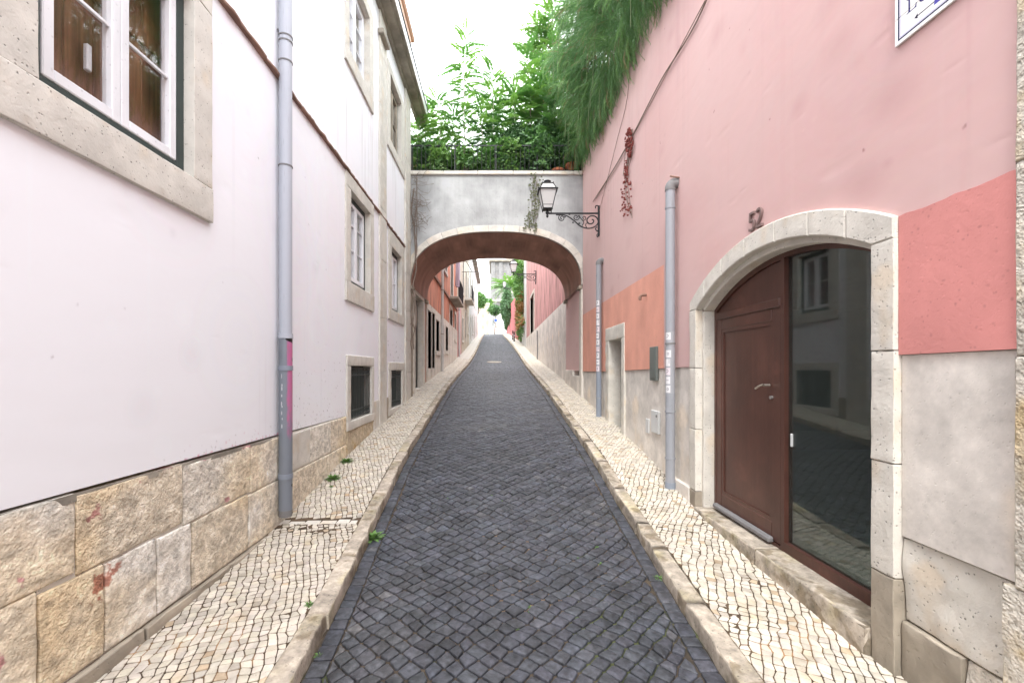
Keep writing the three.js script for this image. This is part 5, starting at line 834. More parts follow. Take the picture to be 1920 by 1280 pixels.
for (const [d0, d1, n, label] of [[10.0, 12.6, 2600, 'feathery green shrub spilling over the wall right beside the bridge'], [7.6, 10.0, 2400, 'feathery green shrub hanging over the pink wall in the middle of the hedge'], [4.6, 7.6, 2600, 'feathery green shrub at the top edge nearest the viewer']]) {
  const t = thing('hanging_shrub', label, 'shrub', 'feathery shrubs hanging over the wall top'), dm = (d0 + d1) / 2; t.position.set(2.6, 5.5, -dm);
  const st = []; for (let k = 0; k < 9; k++) { const zz = rr(-1, 1) * (d1 - d0) * 0.45; st.push(tubeTaper((s) => new THREE.Vector3(lerp(0.15, -rr(0.75, 0.8) + k * 0.02, s), 0.2 + 1.9 * s - 0.6 * s * s, zz + 0.3 * s * (k % 3 - 1)), 0.03, 0.008, 8)); } M_('branches', join(st), M.bark, t);
  // long bare stems that arch out through the needles and droop
  const ls = []; for (let k = 0; k < 13; k++) { const d = rr(d0, d1), y = rr(5.7, 8.2), e = 2.3 - (y - 5.35) * 0.25, len = rr(0.5, 1.1), sw = rr(-0.5, 0.5); ls.push(tube([[e + 0.35 - 2.6, y + 0.2 - 5.5, dm - d], [e - 2.6, y + 0.12 - 5.5, dm - d + sw * 0.3], [e - 0.16 - 2.6, y - 0.25 * len - 5.5, dm - d + sw * 0.7], [e - 0.2 - 2.6, y - len - 5.5, dm - d + sw]].map((p) => [Math.min(p[0], p[1] < 0.15 ? -0.34 : 9), p[1], p[2]]), rr(0.004, 0.008), 16, 4)); } M_('stems', join(ls), std({ color: C(0.15, 0.19, 0.09), roughness: 0.9 }), t);
  // boughs: each carries a spread of sprays, with gaps of shade between the boughs
  const boughs = []; while (boughs.length < n / 5.8) { const d = rr(d0 - 0.2, d1 + 0.2), y = lerp(bottomY(d) + 0.35, 8.6, Math.pow(rnd(), 1.1)), edge = 2.3 - (y - 5.35) * 0.25 + 0.3 * noise3(d * 1.5, y * 1.5, 6); boughs.push({ d, y, x: edge + 0.12 + Math.pow(rnd(), 1.8) * 0.9, low: y < 5.75, dir: new THREE.Vector3(-rr(0.25, 1), rr(-0.75, 0.25), rr(-0.7, 0.8)).normalize() }); }
  const lists = { feather: [], featherPale: [], dry: [], feathertwig: [] };
  for (const b of boughs) { const m = b.low ? 9 : 13, tone = rnd() < 0.24 ? 'featherPale' : 'feather'; for (let k = 0; k < m; k++) {
    const t = rnd(), p = new THREE.Vector3(b.x, b.y, b.d).addScaledVector(b.low ? new THREE.Vector3(0, -1, 0) : new THREE.Vector3(b.dir.x, b.dir.y - 0.3 * t, b.dir.z), t * 0.42 - 0.1); p.x += rr(-0.08, 0.08); p.y += rr(-0.08, 0.08); p.z += rr(-0.08, 0.08); if (p.y < 5.8) p.x = Math.min(p.x, rr(2.1, 2.25));
    const dir = b.low || p.y < 5.7 ? new THREE.Vector3(-rr(0, 0.3), -1, rr(-0.3, 0.3)) : b.dir.clone().add(new THREE.Vector3(rr(-0.5, 0.5), rr(-0.7, 0.3), rr(-0.5, 0.5)));
    orient(dummy, new THREE.Vector3(p.x - 2.6, p.y - 5.5, dm - p.z), dir, rr(0.42, 0.82), rr(-0.5, 0.5)); dummy.updateMatrix(); lists[rnd() < 0.055 ? 'dry' : rnd() < 0.75 ? tone : 'feather'].push({ m: dummy.matrix.clone() }); } }
  for (const mt of ['feather', 'featherPale', 'dry']) instances('foliage', spray, LEAF[mt], lists[mt], t);
}
// climbing and dry plants
const onR = (px, py, o = 0.02) => { const d = F * (XW - o) / (px - 930); return [XW - o, (690 - py) * d / F, -d]; };
{ // cables along the pink wall
  tagged(M_('wall_cable', join([tube([onR(1112, 378), onR(1150, 318), onR(1185, 256), onR(1240, 150), onR(1325, 0), [XW - 0.02, 5.0, -3.4]], 0.009, 40, 5), tube([onR(1118, 372, 0.03), onR(1183, 262, 0.03), onR(1322, 2, 0.03)], 0.006, 30, 4)]), M.twig, scene), 'long grey cable sloping up across the pink wall', 'cable');
  tagged(M_('lamp_cable', join([tube([onR(1124, 395), onR(1138, 340), onR(1158, 260), onR(1176, 185), [XW - 0.02, 5.6, -7.7]], 0.005, 30, 4)]), M.twig, scene), 'thin cable rising from the lantern bracket to the wall top', 'cable');
  const v = thing('berry_vine', 'dry vine with dark red berries dangling from the wall cable', 'vine'), stems = [], berries = [];
  for (let k = 0; k < 9; k++) { const a = rr(-7, 7), pts = [onR(1184 + a * 0.3, 240 + rr(0, 12)), onR(1180 + a, 275 + rr(-6, 6)), onR(1172 + a * 0.6, 330), onR(1172 + a * 1.1, 365 + rr(-4, 4)), onR(1174 + a * 0.5 + (k > 5 ? 8 : -4), 395 + rr(-12, 14))]; const n = k < 6 ? 3 : 5; stems.push(tube(pts.slice(0, n), 0.005, 20, 4)); }
  for (let k = 0; k < 260; k++) { const top = rnd() < 0.55, py = top ? rr(240, 295) : rr(300, 405), ring = 340 < py ? 9 * Math.sin(k * 1.7) + rr(-3, 3) : rr(-3, 3), px = top ? 1180 + rr(-8, 7) * Math.sin((py - 236) / 60 * 3.1) : 1174 + ring, s = new THREE.IcosahedronGeometry(rr(0.012, 0.022), 0); s.translate(...onR(px, py, rr(0.015, 0.06))); berries.push(clean(s)); }
  M_('stems', join(stems), M.twig, v); const b = M_('berries', join(berries), M.berry, v);
}
function twigs(n, make) { const l = []; for (let k = 0; k < n; k++) l.push(make(k)); return l; }
{ // bare twigs and the old stem at the left end of the bridge
  const v = thing('dry_creeper', 'bare brown creeper on the corner of the left house and bridge', 'creeper'), x0 = -2.2, z = -B0 + 0.06, l = [];
  for (let k = 0; k < 5; k++) { const p = []; let x = x0 - 0.05 + 0.03 * k, y = S(B0) + rr(1.2, 2.4); const top = rr(4.2, 5.15); while (y < top) { p.push([clamp(x, -2.27, -2.08), y, z + rr(-0.02, 0.04)]); y += rr(0.25, 0.45); x += rr(-0.11, 0.11); } if (p.length > 2) l.push(tube(p, rr(0.008, 0.02), 26, 5)); }
  M_('stem', join(l), M.twig, v);
  const t = []; for (let k = 0; k < 46; k++) { let x = x0 + rr(-0.03, 0.08), y = rr(3.7, 5.05), a = rr(-1.9, 1.2); const p = []; for (let j = 0; j < 6; j++) { p.push([x, y, z + rr(-0.02, 0.08)]); x += Math.cos(a) * rr(0.02, 0.17); y += Math.sin(a) * rr(0.02, 0.17); a += rr(-0.9, 0.9); } t.push(tube(p, rr(0.0025, 0.005), 12, 4)); } M_('twigs', join(t), M.twig, v);
}
function leafScatter(pts, size) { const V = []; for (const [x, y, z] of pts) { const a = rr(0, 6.28), l = size * rr(0.6, 1.3), w = l * 0.45, c = Math.cos(a), s = Math.sin(a), P = (u, v, h) => V.push(x + c * u * l - s * v * w, y + s * u * l + c * v * w, z + h); P(0, 0, 0); P(0.5, 1, 0.02); P(0.5, 0, 0.006); P(0.5, 1, 0.02); P(1, 0, 0.012); P(0.5, 0, 0.006); P(0, 0, 0); P(0.5, 0, 0.006); P(0.5, -1, 0.02); P(0.5, 0, 0.006); P(1, 0, 0.012); P(0.5, -1, 0.02); } const g = new THREE.BufferGeometry(); g.setAttribute('position', new THREE.Float32BufferAttribute(V, 3)); g.computeVertexNormals(); return boxUV(g); }
{
  const v = thing('hanging_vine', 'thin grey green vine hanging down the white bridge behind the lantern', 'vine'), z = -B0 + 0.03, X = (px) => (px - 930) * B0 / F, st = [], pts = [];
  for (let k = 0; k < 5; k++) { let p = [], px = 998 + k * 3; for (let py = 332; py < 432; py += 12) { p.push([X(px), yAt(py, B0), z + rr(0, 0.03)]); px += rr(-4, 3.6); } st.push(tube(p, 0.004, 20, 4)); for (let j = 0; j < 26; j++) { const q = p[(rnd() * p.length) | 0]; pts.push([q[0] + rr(-0.1, 0.1), q[1] + rr(-0.1, 0.1), q[2] + 0.01]); } }
  for (let k = 0; k < 40; k++) pts.push([X(rr(982, 1004)), yAt(rr(395, 430), B0), z + 0.02]);
  M_('stems', join(st), M.twig, v); M_('leaves', leafScatter(pts, 0.06), leafMat(0.12, 0.13, 0.07, 0.2), v);
}
// weeds by the kerbs and wall feet
const weedLeaf = (n, l, w) => { const V = []; for (let k = 0; k < n; k++) { const a = rr(0, 6.28), r = rr(0, 0.05), e = rr(0.15, 1.3), b = [Math.cos(a) * r * 0.6, 0, Math.sin(a) * r * 0.6], L = l * rr(0.5, 1.1), u = [Math.cos(a) * Math.cos(e), Math.sin(e), Math.sin(a) * Math.cos(e)], s = [-Math.sin(a), 0, Math.cos(a)], P = (f, g) => V.push(...b.map((v, i) => v + u[i] * L * f + s[i] * w * g + (i === 1 ? -0.35 * L * f * f : 0))); P(0, 0); P(0.55, 1); P(0.6, -1); P(0.55, 1); P(1, 0); P(0.6, -1); } const g = new THREE.BufferGeometry(); g.setAttribute('position', new THREE.Float32BufferAttribute(V, 3)); g.computeVertexNormals(); return g; };
const WEED = [weedLeaf(90, 0.13, 0.018), weedLeaf(60, 0.09, 0.008)], weedMat = leafMat(0.12, 0.25, 0.045, 0.3);
for (const [x, d, s, k, label] of [[KL(4.75) + 0.03, 4.72, 1.05, 0, 'leafy weed in the gutter at the left kerb joint'], [-2.17, 6.1, 0.9, 0, 'green weed at the left plinth foot beyond the pipe'], [-2.2, 6.75, 0.85, 0, 'farther green weed at the left plinth foot'], [-2.1, 5.85, 0.5, 1, 'tiny weed on the pavement in front of the plinth weeds'], [KR(3.95) - 0.04, 3.95, 0.55, 1, 'small weed in the gutter by the right kerb'], [KL(3.35) - 0.17, 3.36, 0.5, 1, 'grass tuft at a left kerb joint'], [KL(2.9) + 0.03, 2.95, 0.4, 1, 'small grass tuft below the left kerb']])
  { const g = thing('weed', label, 'weed', 'weeds along the lane'); g.position.set(x, (x > KL(d) && x < KR(d) ? roadY(x, d) : S(d)) - 0.005, -d); g.scale.setScalar(s); M_('leaves', WEED[k], weedMat, g); const c = M_('crown', new THREE.IcosahedronGeometry(0.02, 1), M.soil, g); }
{ // sparse grass in the road joints
  const list = []; for (let k = 0; k < 520; k++) { const d = rr(2.2, 7), x = rr(KL(d) + 0.1, KR(d) - 0.1); if (noise3(x * 2.1, d * 2.1, 12) < 0.3) continue; dummy.position.set(x, roadY(x, d) - 0.012, -d); dummy.rotation.set(0, rr(0, 6.28), 0); dummy.scale.setScalar(rr(0.12, 0.3)); dummy.updateMatrix(); list.push({ m: dummy.matrix.clone() }); }
  const m = instances('joint_grass', WEED[1], weedMat, list, scene); m.userData = { kind: 'stuff', label: 'sparse short grass growing between the cobbles', category: 'grass' };
}
// ------------------------------------------------------------------ up the lane, beyond the bridge
function farWindow(h, side, xw, d0, d1, y0, y1, { stone = M.limeGrey, frame = M.greenFrame, shutters, door } = {}) {
  const fb = [sbox(side, -0.2, -0.14, y0, y1, d0, d0 + 0.06, 0.004, xw), sbox(side, -0.2, -0.14, y0, y1, d1 - 0.06, d1, 0.004, xw), sbox(side, -0.2, -0.14, y0, y0 + 0.06, d0 + 0.06, d1 - 0.06, 0.004, xw), sbox(side, -0.2, -0.14, y1 - 0.06, y1, d0 + 0.06, d1 - 0.06, 0.004, xw), sbox(side, -0.2, -0.14, y0 + 0.06, y1 - 0.06, (d0 + d1) / 2 - 0.03, (d0 + d1) / 2 + 0.03, 0.004, xw)];
  const w = M_(door ? 'door' : 'window', door ? sbox(side, -0.2, -0.14, y0, y1, d0, d1, 0.004, xw) : join(fb), door ? door : frame, h);
  if (!door) for (const [a, b] of [[d0 + 0.06, (d0 + d1) / 2 - 0.03], [(d0 + d1) / 2 + 0.03, d1 - 0.06]]) M_('pane', sbox(side, -0.175, -0.168, y0 + 0.06, y1 - 0.06, a, b, 0.001, xw), M.pane, w);
  else for (const [a, b] of [[0.08, 0.46], [0.54, 0.92]]) M_('panel', sbox(side, -0.142, -0.12, lerp(y0, y1, 0.06), lerp(y0, y1, 0.92), lerp(d0, d1, a), lerp(d0, d1, b), 0.01, xw), door, w);
  const s = 0.18; M_('stone_lintel', sbox(side, -0.2, 0.035, y1, y1 + s, d0 - s, d1 + s, 0.01, xw), stone, w); for (const [a, b] of [[d0 - s, d0], [d1, d1 + s]]) M_('stone_jamb', sbox(side, -0.2, 0.035, y0 - (door ? 0.3 : 0), y1 - 0.002, a, b, 0.01, xw), stone, w);
  if (!door) M_('stone_sill', sbox(side, -0.2, 0.06, y0 - 0.16, y0 - 0.002, d0 - s, d1 + s, 0.01, xw), stone, w);
  return w;
}
function farHouse(name, label, side, xw, d0, d1, top, paint, openings, { base, baseMat = M.limeGrey, eave = 0.3, roof = true, depth = 7 } = {}) {
  const h = thing(name, label, 'house'), lo = S(d0) - 0.6;
  M_('wall', slab(side, -0.35, 0, [[d0, lo], [d1, lo], [d1, top], [d0, top]], openings.map((o) => rectH(o[0], o[1], o[2], o[3])), xw), paint, h);
  for (const d of [d0, d1 - 0.3]) M_('end_wall', cbox(side * (xw + 0.352), side * (xw + depth), lo, top, -d, -d - 0.3, 0.01), paint, h);
  M_('back_wall', cbox(side * (xw + depth), side * (xw + depth + 0.3), lo, top, -d0, -d1, 0.01), paint, h);
  if (base) M_('base_course', slab(side, 0.002, 0.02, [[d0 + 0.01, S(d0) - 0.3], [d1 - 0.01, S(d1) - 0.3], [d1 - 0.01, base(d1)], [d0 + 0.01, base(d0)]], openings.filter((o) => o[2] < base((o[0] + o[1]) / 2) && o[3] < base(o[0]) - 0.02).map((o) => rectH(o[0], o[1], Math.max(o[2], S(o[1]) - 0.1), o[3])), xw), baseMat, h);
  for (const o of openings) farWindow(h, side, xw, ...o);
  if (roof) { M_('eave', cbox(side * (xw - eave), side * (xw + 0.6), top, top + 0.14, -d0 + 0.05, -d1 - 0.05, 0.02), M.concrete, h); const g = new THREE.BoxGeometry(depth + 0.8, 0.14, d1 - d0); g.rotateZ(side * 0.4); g.translate(side * (xw + depth / 2 - 0.1), top + 0.14 + (depth / 2) * 0.42, -(d0 + d1) / 2); M_('roof', boxUV(g), M.roofTile, h); }
  return h;
}
const balcony = (h, side, xw, d0, d1, y, out, slabMat = M.concrete) => { const b = M_('balcony', sbox(side, -0.02, out, y - 0.14, y, d0, d1, 0.02, xw), slabMat, h), n = Math.round((d1 - d0) / 0.13); for (let k = 0; k <= n; k++) M_('baluster', cyl(side * (xw - out + 0.03), y, y + 0.92, -lerp(d0 + 0.02, d1 - 0.02, k / n), 0.009, 0.009, 5), M.iron, b); M_('rail', sbox(side, out - 0.05, out - 0.01, y + 0.9, y + 0.93, d0, d1, 0.005, xw), M.iron, b); return b; };
{
  const h = farHouse('orange_house', 'orange rendered house with grey stone ground floor just behind the arch', -1, XW, 15.08, 27, 6.7, M.farOrange, [
    [15.3, 16.1, 0.0, 1.95, { door: M.doorGreen, stone: M.limeGrey }], [16.35, 17.0, 0.0, 2.0, { door: M.doorGreen }], [17.4, 18.35, 0.66, 1.86], [19.35, 20.05, 0.75, 1.88], [20.7, 21.75, 0.8, 1.9], [22.7, 23.9, 0.4, 3.0, { door: M.doorGreen }], [25.4, 26.1, 1.6, 3.0],
    [17.2, 18.3, 4.4, 6.4], [20.2, 21.3, 4.4, 6.4], [23.2, 24.3, 3.7, 6.2]], { base: (d) => d < 24.5 ? 2.19 : 2.19 });
  M_('string_course', sbox(-1, 0, 0.07, 3.34, 3.46, 15.1, 26.9, 0.015), M.ledgeBrown, h); balcony(h, -1, XW, 22.3, 25.6, 3.5, 0.5);
  const p = thing('drainpipe', 'pale slender drainpipe on the orange house beyond the arch', 'drainpipe'); M_('pipe', cyl(-2.2, S(18.8), 6.6, -18.8, 0.055), M.whitewash, p); for (const y of [1.4, 3.2, 5, 7]) M_('clamp', band(-2.2, -18.8, y, 0.064, 0.03), M.concrete, p);
  const l = thing('hanging_laundry', 'long lavender cloth hung out over the balcony of the orange house', 'laundry'); { const V = [], I = [], nx = 14, ny = 12; for (let j = 0; j <= ny; j++) for (let i = 0; i <= nx; i++) { const u = i / nx, v = j / ny; V.push(-1.72 + 0.07 * Math.sin(u * 11 + v * 2) + 0.03 * Math.sin(u * 23), 6.2 - 2.55 * v, -20.2 - 1.0 * u * (1 - 0.35 * v)); } for (let j = 0; j < ny; j++) for (let i = 0; i < nx; i++) { const a = j * (nx + 1) + i; I.push(a, a + 1, a + nx + 1, a + 1, a + nx + 2, a + nx + 1); } const g = new THREE.BufferGeometry(); g.setAttribute('position', new THREE.Float32BufferAttribute(V, 3)); g.setIndex(I); g.computeVertexNormals(); M_('cloth', boxUV(g), M.mauve, l); M_('line', tube([[-1.72, 6.2, -19.4], [-1.72, 6.17, -20.7], [-1.72, 6.2, -22.2]], 0.006, 8, 4), M.iron, l); for (const z of [-19.4, -22.2]) M_('line_arm', tube([[-2.3, 6.15, z], [-1.72, 6.2, z]], 0.01, 2, 5), M.iron, l); }
  const w = thing('wall_spotlight', 'small dark flood lamp on the orange house under the arch crown', 'lamp'); M_('arm', tube([[-2.3, 4.05, -18.2], [-2.05, 4.1, -18.2]], 0.015, 3, 6), M.iron, w); M_('hood', cbox(-2.12, -1.9, 4.0, 4.24, -18.05, -18.35, 0.05), M.iron, w);
}
{
  const h = farHouse('cream_house', 'cream and pink house with balcony in the middle distance on the left', -1, XW, 27.02, 39, 9.7, M.cream, [[28, 29, 1.4, 3.3, { door: M.doorGreen }], [31, 31.9, 1.9, 3.4], [34, 35, 2.3, 4.2, { door: M.shutterWood }], [37, 37.8, 2.9, 4.2], [28.2, 29.2, 5.2, 7.4], [31.5, 32.5, 5.2, 7.4], [34.4, 35.6, 5.15, 7.4], [37, 38, 5.2, 7.4]], {});
  balcony(h, -1, XW, 33.4, 36.6, 5.1, 0.55, M.lime); M_('pink_base', slab(-1, 0.002, 0.02, [[27.1, S(27) - 0.3], [30.2, S(30) - 0.3], [30.2, 3.9], [27.1, 3.9]], [rectH(28, 29, 1.0, 3.3)]), M.farPink, h);
  const p = thing('drainpipe', 'white drainpipe at the corner of the cream house up the lane', 'drainpipe'); M_('pipe', cyl(-2.21, S(27.6), 9.6, -27.6, 0.055), M.whitewash, p); M_('clamp', band(-2.21, -27.6, 3.5, 0.066, 0.03), M.concrete, p);
  const r = thing('drying_rack', 'iron clothes drying frame jutting from the cream house', 'drying rack'); for (const y of [6.5, 7.2]) M_('bar', tube([[-2.3, y, -31], [-1.2, y, -31]], 0.018, 2, 5), M.iron, r); M_('brace', tube([[-2.3, 7.7, -31], [-1.6, 6.5, -31]], 0.02, 2, 5), M.iron, r); for (const x of [-1.9, -1.5, -1.25]) M_('wire', tube([[x, 6.5, -31], [x, 6.5, -33]], 0.008, 2, 4), M.iron, r);
}
{
  const h = farHouse('white_house', 'white house with pale windows farthest up the left side', -1, XW, 39.02, 58, 10.6, M.whitewash, [[41, 42, 2.6, 4.6, { door: M.doorGreen }], [44.5, 45.5, 3.4, 5], [48, 49, 3.4, 5.5, { door: M.shutterWood }], [52, 53, 4.3, 5.9], [41, 42, 6.6, 8.7], [44.5, 45.5, 6.6, 8.7], [48, 49, 6.6, 8.7], [52, 53, 6.8, 8.8]], { eave: 0.4 });
  const a = thing('roof_aerial', 'thin television aerial sticking out over the lane from the white house', 'aerial'); M_('mast', tube([[-2.0, 10.7, -52], [-1.2, 10.9, -52]], 0.03, 2, 5), M.concrete, a); for (let k = 0; k < 6; k++) M_('element', tube([[-1.25 - k * 0.13, 10.6, -52.2], [-1.25 - k * 0.13, 11.1, -51.8]], 0.015, 2, 4), M.concrete, a);
}
{ // right side
  const x = 2.36, h = farHouse('rose_house', 'rose pink house wall with grey dado on the right behind the bridge', 1, x, 15.08, 35.5, 8.6, M.farPink, [[28.3, 31.3, 0.3, 4.7, { door: std({ color: C(0.10, 0.065, 0.05), map: T.wood }), stone: M.limeGrey }]], { roof: false, base: (d) => 2.3, baseMat: M.wainscot });
  M_('coping', slab(1, -0.4, 0.08, [[15.08, 8.602], [35.5, 8.602], [35.5, 8.8], [15.08, 8.8]], [], x), M.concrete, h);
  const p = thing('thin_downpipe', 'short thin dark pipe at the foot of the grey dado beyond the arch', 'pipe'); M_('pipe', cyl(2.3, S(25.5), S(25.5) + 1.6, -25.5, 0.03), M.elbow, p); M_('clamp', band(2.3, -25.5, S(25.5) + 1.3, 0.04, 0.04), M.elbow, p);
  const w = farHouse('white_gable_house', 'narrow whitewashed house front behind the orange tinged vine', 1, 2.34, 35.52, 46, 9.2, M.whitewash, [[40, 41, 3.0, 5.2, { door: M.doorGreen }]], { roof: false });
  // vine curtain on the whitewashed house
  const v = thing('climbing_vine', 'vine curtain green above and orange brown below on the whitewashed house', 'vine'), mk = (n, y0, y1, mat, dd) => { const l = []; for (let k = 0; k < n; k++) { const y = rr(y0, y1), d = rr(38.2, 45.5) - (y < 4 ? rr(0, 2) : 0); dummy.position.set(2.34 - rr(0.05, 0.35) * (y > 7 ? 1.6 : 0.9), y, -d); dummy.rotation.set(rr(-1, 1), rr(0, 6), rr(-1, 1)); dummy.scale.setScalar(rr(1.3, 2.4)); dummy.updateMatrix(); l.push({ m: dummy.matrix.clone() }); } instances('foliage', sprig, mat, l, v); };
  mk(420, 5.6, 10.6, LEAF.lime); mk(260, 6, 10.4, LEAF.mid); mk(340, 3.6, 6.4, LEAF.vineAutumn); mk(60, 2.6, 5, LEAF.mid);
  M_('stems', join(twigs(5, (k) => tube([[2.3, S(42), -42 - k * 0.3], [2.26, 5, -41.5 - k * 0.4], [2.2, 9, -41 - k * 0.6]], 0.03, 10, 5))), M.bark, v);
  const rw = thing('red_wall', 'bright red garden wall up the lane on the right', 'wall'); const pts = [[2.2, 46.5], [1.72, 77]];
  { const s = new THREE.Shape([[0, 1.5], [30.5, 4], [30.5, 9.6], [0, 7.6]].map((q) => new THREE.Vector2(...q))), g = new THREE.ExtrudeGeometry(s, { depth: 0.4, bevelEnabled: false }); g.rotateY(Math.PI / 2 + Math.atan2(-0.48, 30.5) * -1); g.translate(2.2, 0, -46.5); M_('wall', boxUV(g), M.farRed, rw); }
  { const d = 48.5, s = thing('ivy_mound', 'dark green ivy tumbling over the far end of the red wall', 'ivy'), l = []; for (let k = 0; k < 700; k++) { const dd = rr(60, 76), y = rr(6.5, 10.8) + 0.4 * noise3(dd, 1, 2); dummy.position.set(1.95 - (dd - 60) * 0.012 - rr(0.1, 0.75) * smooth(6, 9, y), y, -dd); dummy.rotation.set(rr(-1, 1), rr(0, 6), rr(-1, 1)); dummy.scale.setScalar(rr(2.2, 3.6)); dummy.updateMatrix(); l.push({ m: dummy.matrix.clone() }); } instances('foliage', sprig, LEAF.deep, l, s); M_('stems', tube([[1.9, 5, -62], [1.8, 8, -66], [1.7, 10, -70]], 0.05, 10, 5), M.bark, s); }
  for (const [d, xx, label] of [[44, 1.75, 'nearer dark bollard on the right pavement up the lane'], [47, 1.72, 'farther dark bollard on the right pavement up the lane']]) { const b = thing('bollard', label, 'bollard', 'bollards up the lane'); b.position.set(xx, S(d), -d); M_('post', clean(new THREE.LatheGeometry([[0.001, 0.95], [0.05, 0.93], [0.07, 0.86], [0.045, 0.82], [0.06, 0.78], [0.055, 0.1], [0.08, 0.08], [0.08, 0], [0.001, 0]].map((q) => new THREE.Vector2(...q)), 12)), M.iron, b); M_('collar', band(0, 0, 0.55, 0.065, 0.06), M.white, b); }
}
{ // palm behind the red wall
  const t = thing('palm_tree', 'bright green palm rising behind the red wall at the top of the lane', 'palm'); t.position.set(2.6, 5.4, -72); M_('trunk', tubeTaper((s) => new THREE.Vector3(-0.5 * s, 7.2 * s, 0), 0.22, 0.15, 10, 8), M.bark, t);
  const fr = compoundLeaf(22, 3.4, 0.75, 0.1); for (let k = 0; k < 46; k++) { const m = M_('leaf', fr, LEAF[k % 3 ? 'lime' : 'mid'], t), a = k * 2.4, e = rr(-0.3, 1.3); orient(m, new THREE.Vector3(-0.5, 7.2 - rr(0, 0.4), 0), new THREE.Vector3(Math.cos(a), e, Math.sin(a)), rr(0.8, 1.15)); }
}
function tree(label, x, y, d, h, r, n, mats, sc) { const t = thing('street_tree', label, 'tree', 'trees at the top of the lane'); t.position.set(x, y, -d); const br = [tubeTaper((s) => new THREE.Vector3(0.2 * s, h * 0.7 * s, 0), 0.16, 0.07, 10)]; for (let k = 0; k < 6; k++) { const a = k * 1.05; br.push(tubeTaper((s) => new THREE.Vector3(0.1 + Math.cos(a) * r * 0.7 * s, h * (0.4 + 0.4 * s), Math.sin(a) * r * 0.7 * s), 0.07, 0.02, 6)); } M_('trunk', join(br), M.bark, t); mats.forEach((mt) => { const l = []; while (l.length < n / mats.length) { const p = new THREE.Vector3(rr(-1, 1), rr(-1, 1), rr(-1, 1)); const q = p.length(); if (q > 1 || noise3(p.x * 2.5 + x, p.y * 2.5, p.z * 2.5) < -0.25) continue; dummy.position.set(p.x * r, h * 0.8 + p.y * r * 0.85, p.z * r); dummy.rotation.set(rr(-1, 1), rr(0, 6), rr(-1, 1)); dummy.scale.setScalar(sc * rr(0.7, 1.3)); dummy.updateMatrix(); l.push({ m: dummy.matrix.clone() }); } instances('crown', sprig, LEAF[mt], l, t); }); return t; }
tree('dark round tree above the white gate wall at the top', -0.3, 5.5, 86, 6.6, 1.15, 260, ['deep', 'mid'], 2.4);
tree('yellow green tree at the far left end of the lane', -3.0, 5.5, 70, 6.0, 1.5, 420, ['lime', 'mid'], 3);
tree('loose pale tree behind the beige wall', -2.3, 5.5, 95, 9.5, 1.8, 260, ['lime', 'mid'], 3);
tree('dark green tree beside the palm', 2.1, 5.4, 80, 7.2, 1.25, 300, ['deep', 'mid'], 3);
{ // buildings that close the view
  const b = thing('far_white_building', 'tall pale classical building closing the view above the lane', 'building'); M_('wall', cbox(-1.25, 16, 4, 25.6, -108, -122, 0.05), M.farStone, b);
  M_('cornice', cbox(-1.7, 16.4, 25, 25.6, -107.3, -122.4, 0.1), M.concrete, b); M_('cornice', cbox(-1.5, 16.2, 15.6, 16.1, -107.5, -122.2, 0.1), M.limeGrey, b);
  for (const x of [-1.15, 0.6, 5.2]) M_('pilaster', cbox(x, x + 1.0, 16.1, 25, -107.75, -108.2, 0.05), M.farStone, b);
  for (let k = 0; k < 12; k++) M_('rusticated_course', cbox(-1.3, 0.6, 5.5 + k * 0.85, 6.25 + k * 0.85, -107.85, -108.2, 0.06), M.farStone, b);
  for (const [x, y] of [[2.3, 17.6], [2.3, 9.5], [7.5, 17.6], [7.5, 9.5]]) { const w = M_('window', cbox(x, x + 2.0, y, y + 3.6, -107.9, -108.2, 0.03), M.limeGrey, b); M_('pane', cbox(x + 0.3, x + 0.92, y + 0.3, y + 3.3, -107.86, -108, 0.02), M.pane, w); M_('pane', cbox(x + 1.08, x + 1.7, y + 0.3, y + 3.3, -107.86, -108, 0.02), M.pane, w); M_('window_head', cbox(x - 0.3, x + 2.3, y + 3.7, y + 4.1, -107.5, -108.2, 0.05), M.farStone, w); }
  const w = thing('beige_wall', 'plain beige wall end at the top left of the lane', 'wall'); M_('wall', cbox(-6, -1.3, 4.8, 12.2, -88, -89, 0.05), M.cream, w); M_('coping', cbox(-6.1, -1.22, 12.2, 12.45, -87.85, -89.15, 0.04), M.limeGrey, w);
  const g = thing('white_gate_wall', 'bright white wall at the head of the lane with a round blue sign before it', 'wall'); M_('wall', cbox(-1.25, 2.6, 4.8, 11.2, -92, -93, 0.05), M.white, g); M_('pier', cbox(0.75, 1.25, 4.8, 11.5, -91.7, -92.2, 0.05), M.lime, g); M_('slit_window', cbox(-0.75, -0.45, 8.5, 9.9, -91.96, -92.1, 0.02), M.boxGreen, g);
  const s = thing('traffic_sign', 'round blue traffic sign on a post at the head of the lane', 'traffic sign'); M_('post', cyl(-0.05, 5.3, 8.9, -84, 0.035, 0.035, 10), M.concrete, s); M_('disc', clean(new THREE.CylinderGeometry(0.32, 0.32, 0.03, 24).rotateX(Math.PI / 2).translate(-0.05, 8.75, -83.94)), M.signBlue, s); M_('rim', clean(new THREE.TorusGeometry(0.32, 0.025, 6, 24).translate(-0.05, 8.75, -83.93)), M.white, s);
}
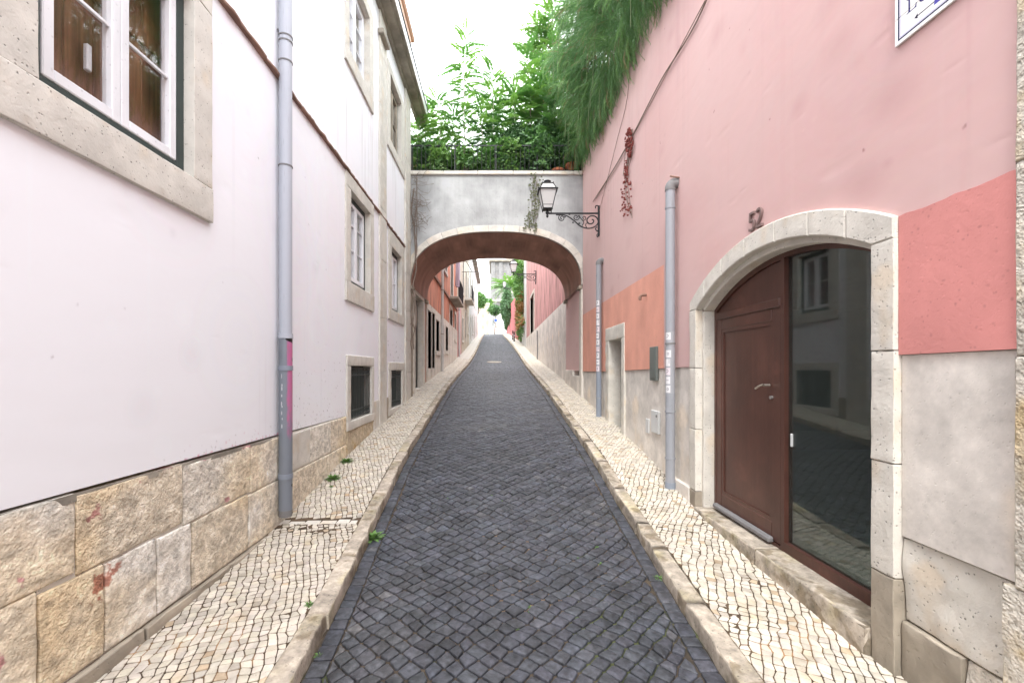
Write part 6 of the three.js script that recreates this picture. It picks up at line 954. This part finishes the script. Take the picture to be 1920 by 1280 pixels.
{ // somebody standing at the head of the lane
  const t = thing('person', 'distant person in a pale pink top standing at the head of the lane', 'person'); t.position.set(0.1, S(79) - 0.03, -79);
  const J = { hip: [0, 0.92, 0], chest: [0, 1.3, 0], neck: [0, 1.47, 0], head: [0, 1.6, 0.01] };
  const bones = [[J.hip, J.chest, 0.15, 0.155], [J.chest, J.neck, 0.13, 0.055], [J.neck, J.head, 0.055, 0.095], [J.head, [0, 1.63, 0.01], 0.1, 0.095]];
  for (const s of [-1, 1]) bones.push([[s * 0.09, 0.9, 0], [s * 0.1, 0.48, 0.02], 0.095, 0.062], [[s * 0.1, 0.48, 0.02], [s * 0.11, 0.08, 0], 0.06, 0.042], [[s * 0.11, 0.05, -0.02], [s * 0.12, 0.04, 0.14], 0.045, 0.035], [[s * 0.17, 1.39, 0], [s * 0.25, 1.12, -0.02], 0.055, 0.042], [[s * 0.25, 1.12, -0.02], [s * 0.25, 0.87, 0.05], 0.04, 0.03], [[s * 0.25, 0.87, 0.05], [s * 0.25, 0.77, 0.07], 0.036, 0.026]);
  const mc = new MarchingCubes(60, M.farPink, false, false, 60000), sz = 60; mc.isolation = 0; const seg = (p, a, b, ra, rb) => { const d = b.map((v, i) => v - a[i]), q = p.map((v, i) => v - a[i]), h = clamp((q[0] * d[0] + q[1] * d[1] + q[2] * d[2]) / (d[0] ** 2 + d[1] ** 2 + d[2] ** 2)); return Math.hypot(q[0] - d[0] * h, q[1] - d[1] * h, q[2] - d[2] * h) - lerp(ra, rb, h); };
  for (let k = 0; k < sz; k++) for (let j = 0; j < sz; j++) for (let i = 0; i < sz; i++) { const p = [(i - 30) / 30 * 0.92, (j - 30) / 30 * 0.92 + 0.87, (k - 30) / 30 * 0.92]; let v = 9; for (const [a, b, ra, rb] of bones) { const e = seg(p, a, b, ra, rb), h = Math.max(0.05 - Math.abs(v - e), 0) / 0.05; v = Math.min(v, e) - h * h * 0.0125; } mc.field[i + j * sz + k * sz * sz] = -v; }
  mc.update(); const n = mc.count, P = mc.positionArray.slice(0, n * 3), N = mc.normalArray.slice(0, n * 3), cc = new Float32Array(n * 3); for (let i = 0; i < n; i++) { P[i * 3] *= 0.92; P[i * 3 + 1] = P[i * 3 + 1] * 0.92 + 0.87; P[i * 3 + 2] *= 0.92; const y = P[i * 3 + 1], c = y > 1.46 || (Math.abs(P[i * 3]) > 0.2 && y < 1.2) ? [0.5, 0.31, 0.23] : y > 0.86 ? [0.74, 0.42, 0.44] : y > 0.1 ? [0.55, 0.52, 0.52] : [0.05, 0.05, 0.05]; cc.set(c, i * 3); }
  const g = new THREE.BufferGeometry(); g.setAttribute('position', new THREE.BufferAttribute(P, 3)); g.setAttribute('normal', new THREE.BufferAttribute(N, 3)); g.setAttribute('color', new THREE.BufferAttribute(cc, 3)); M_('body', g, std({ vertexColors: true }), t);
  const hair = new THREE.SphereGeometry(0.115, 16, 10, 0, 6.2832, 0, 1.75); hair.scale(1, 1.05, 1.1); hair.translate(0, 1.63, -0.015); M_('hair', clean(hair), M.soil, t);
}
renderer.render(scene, camera);
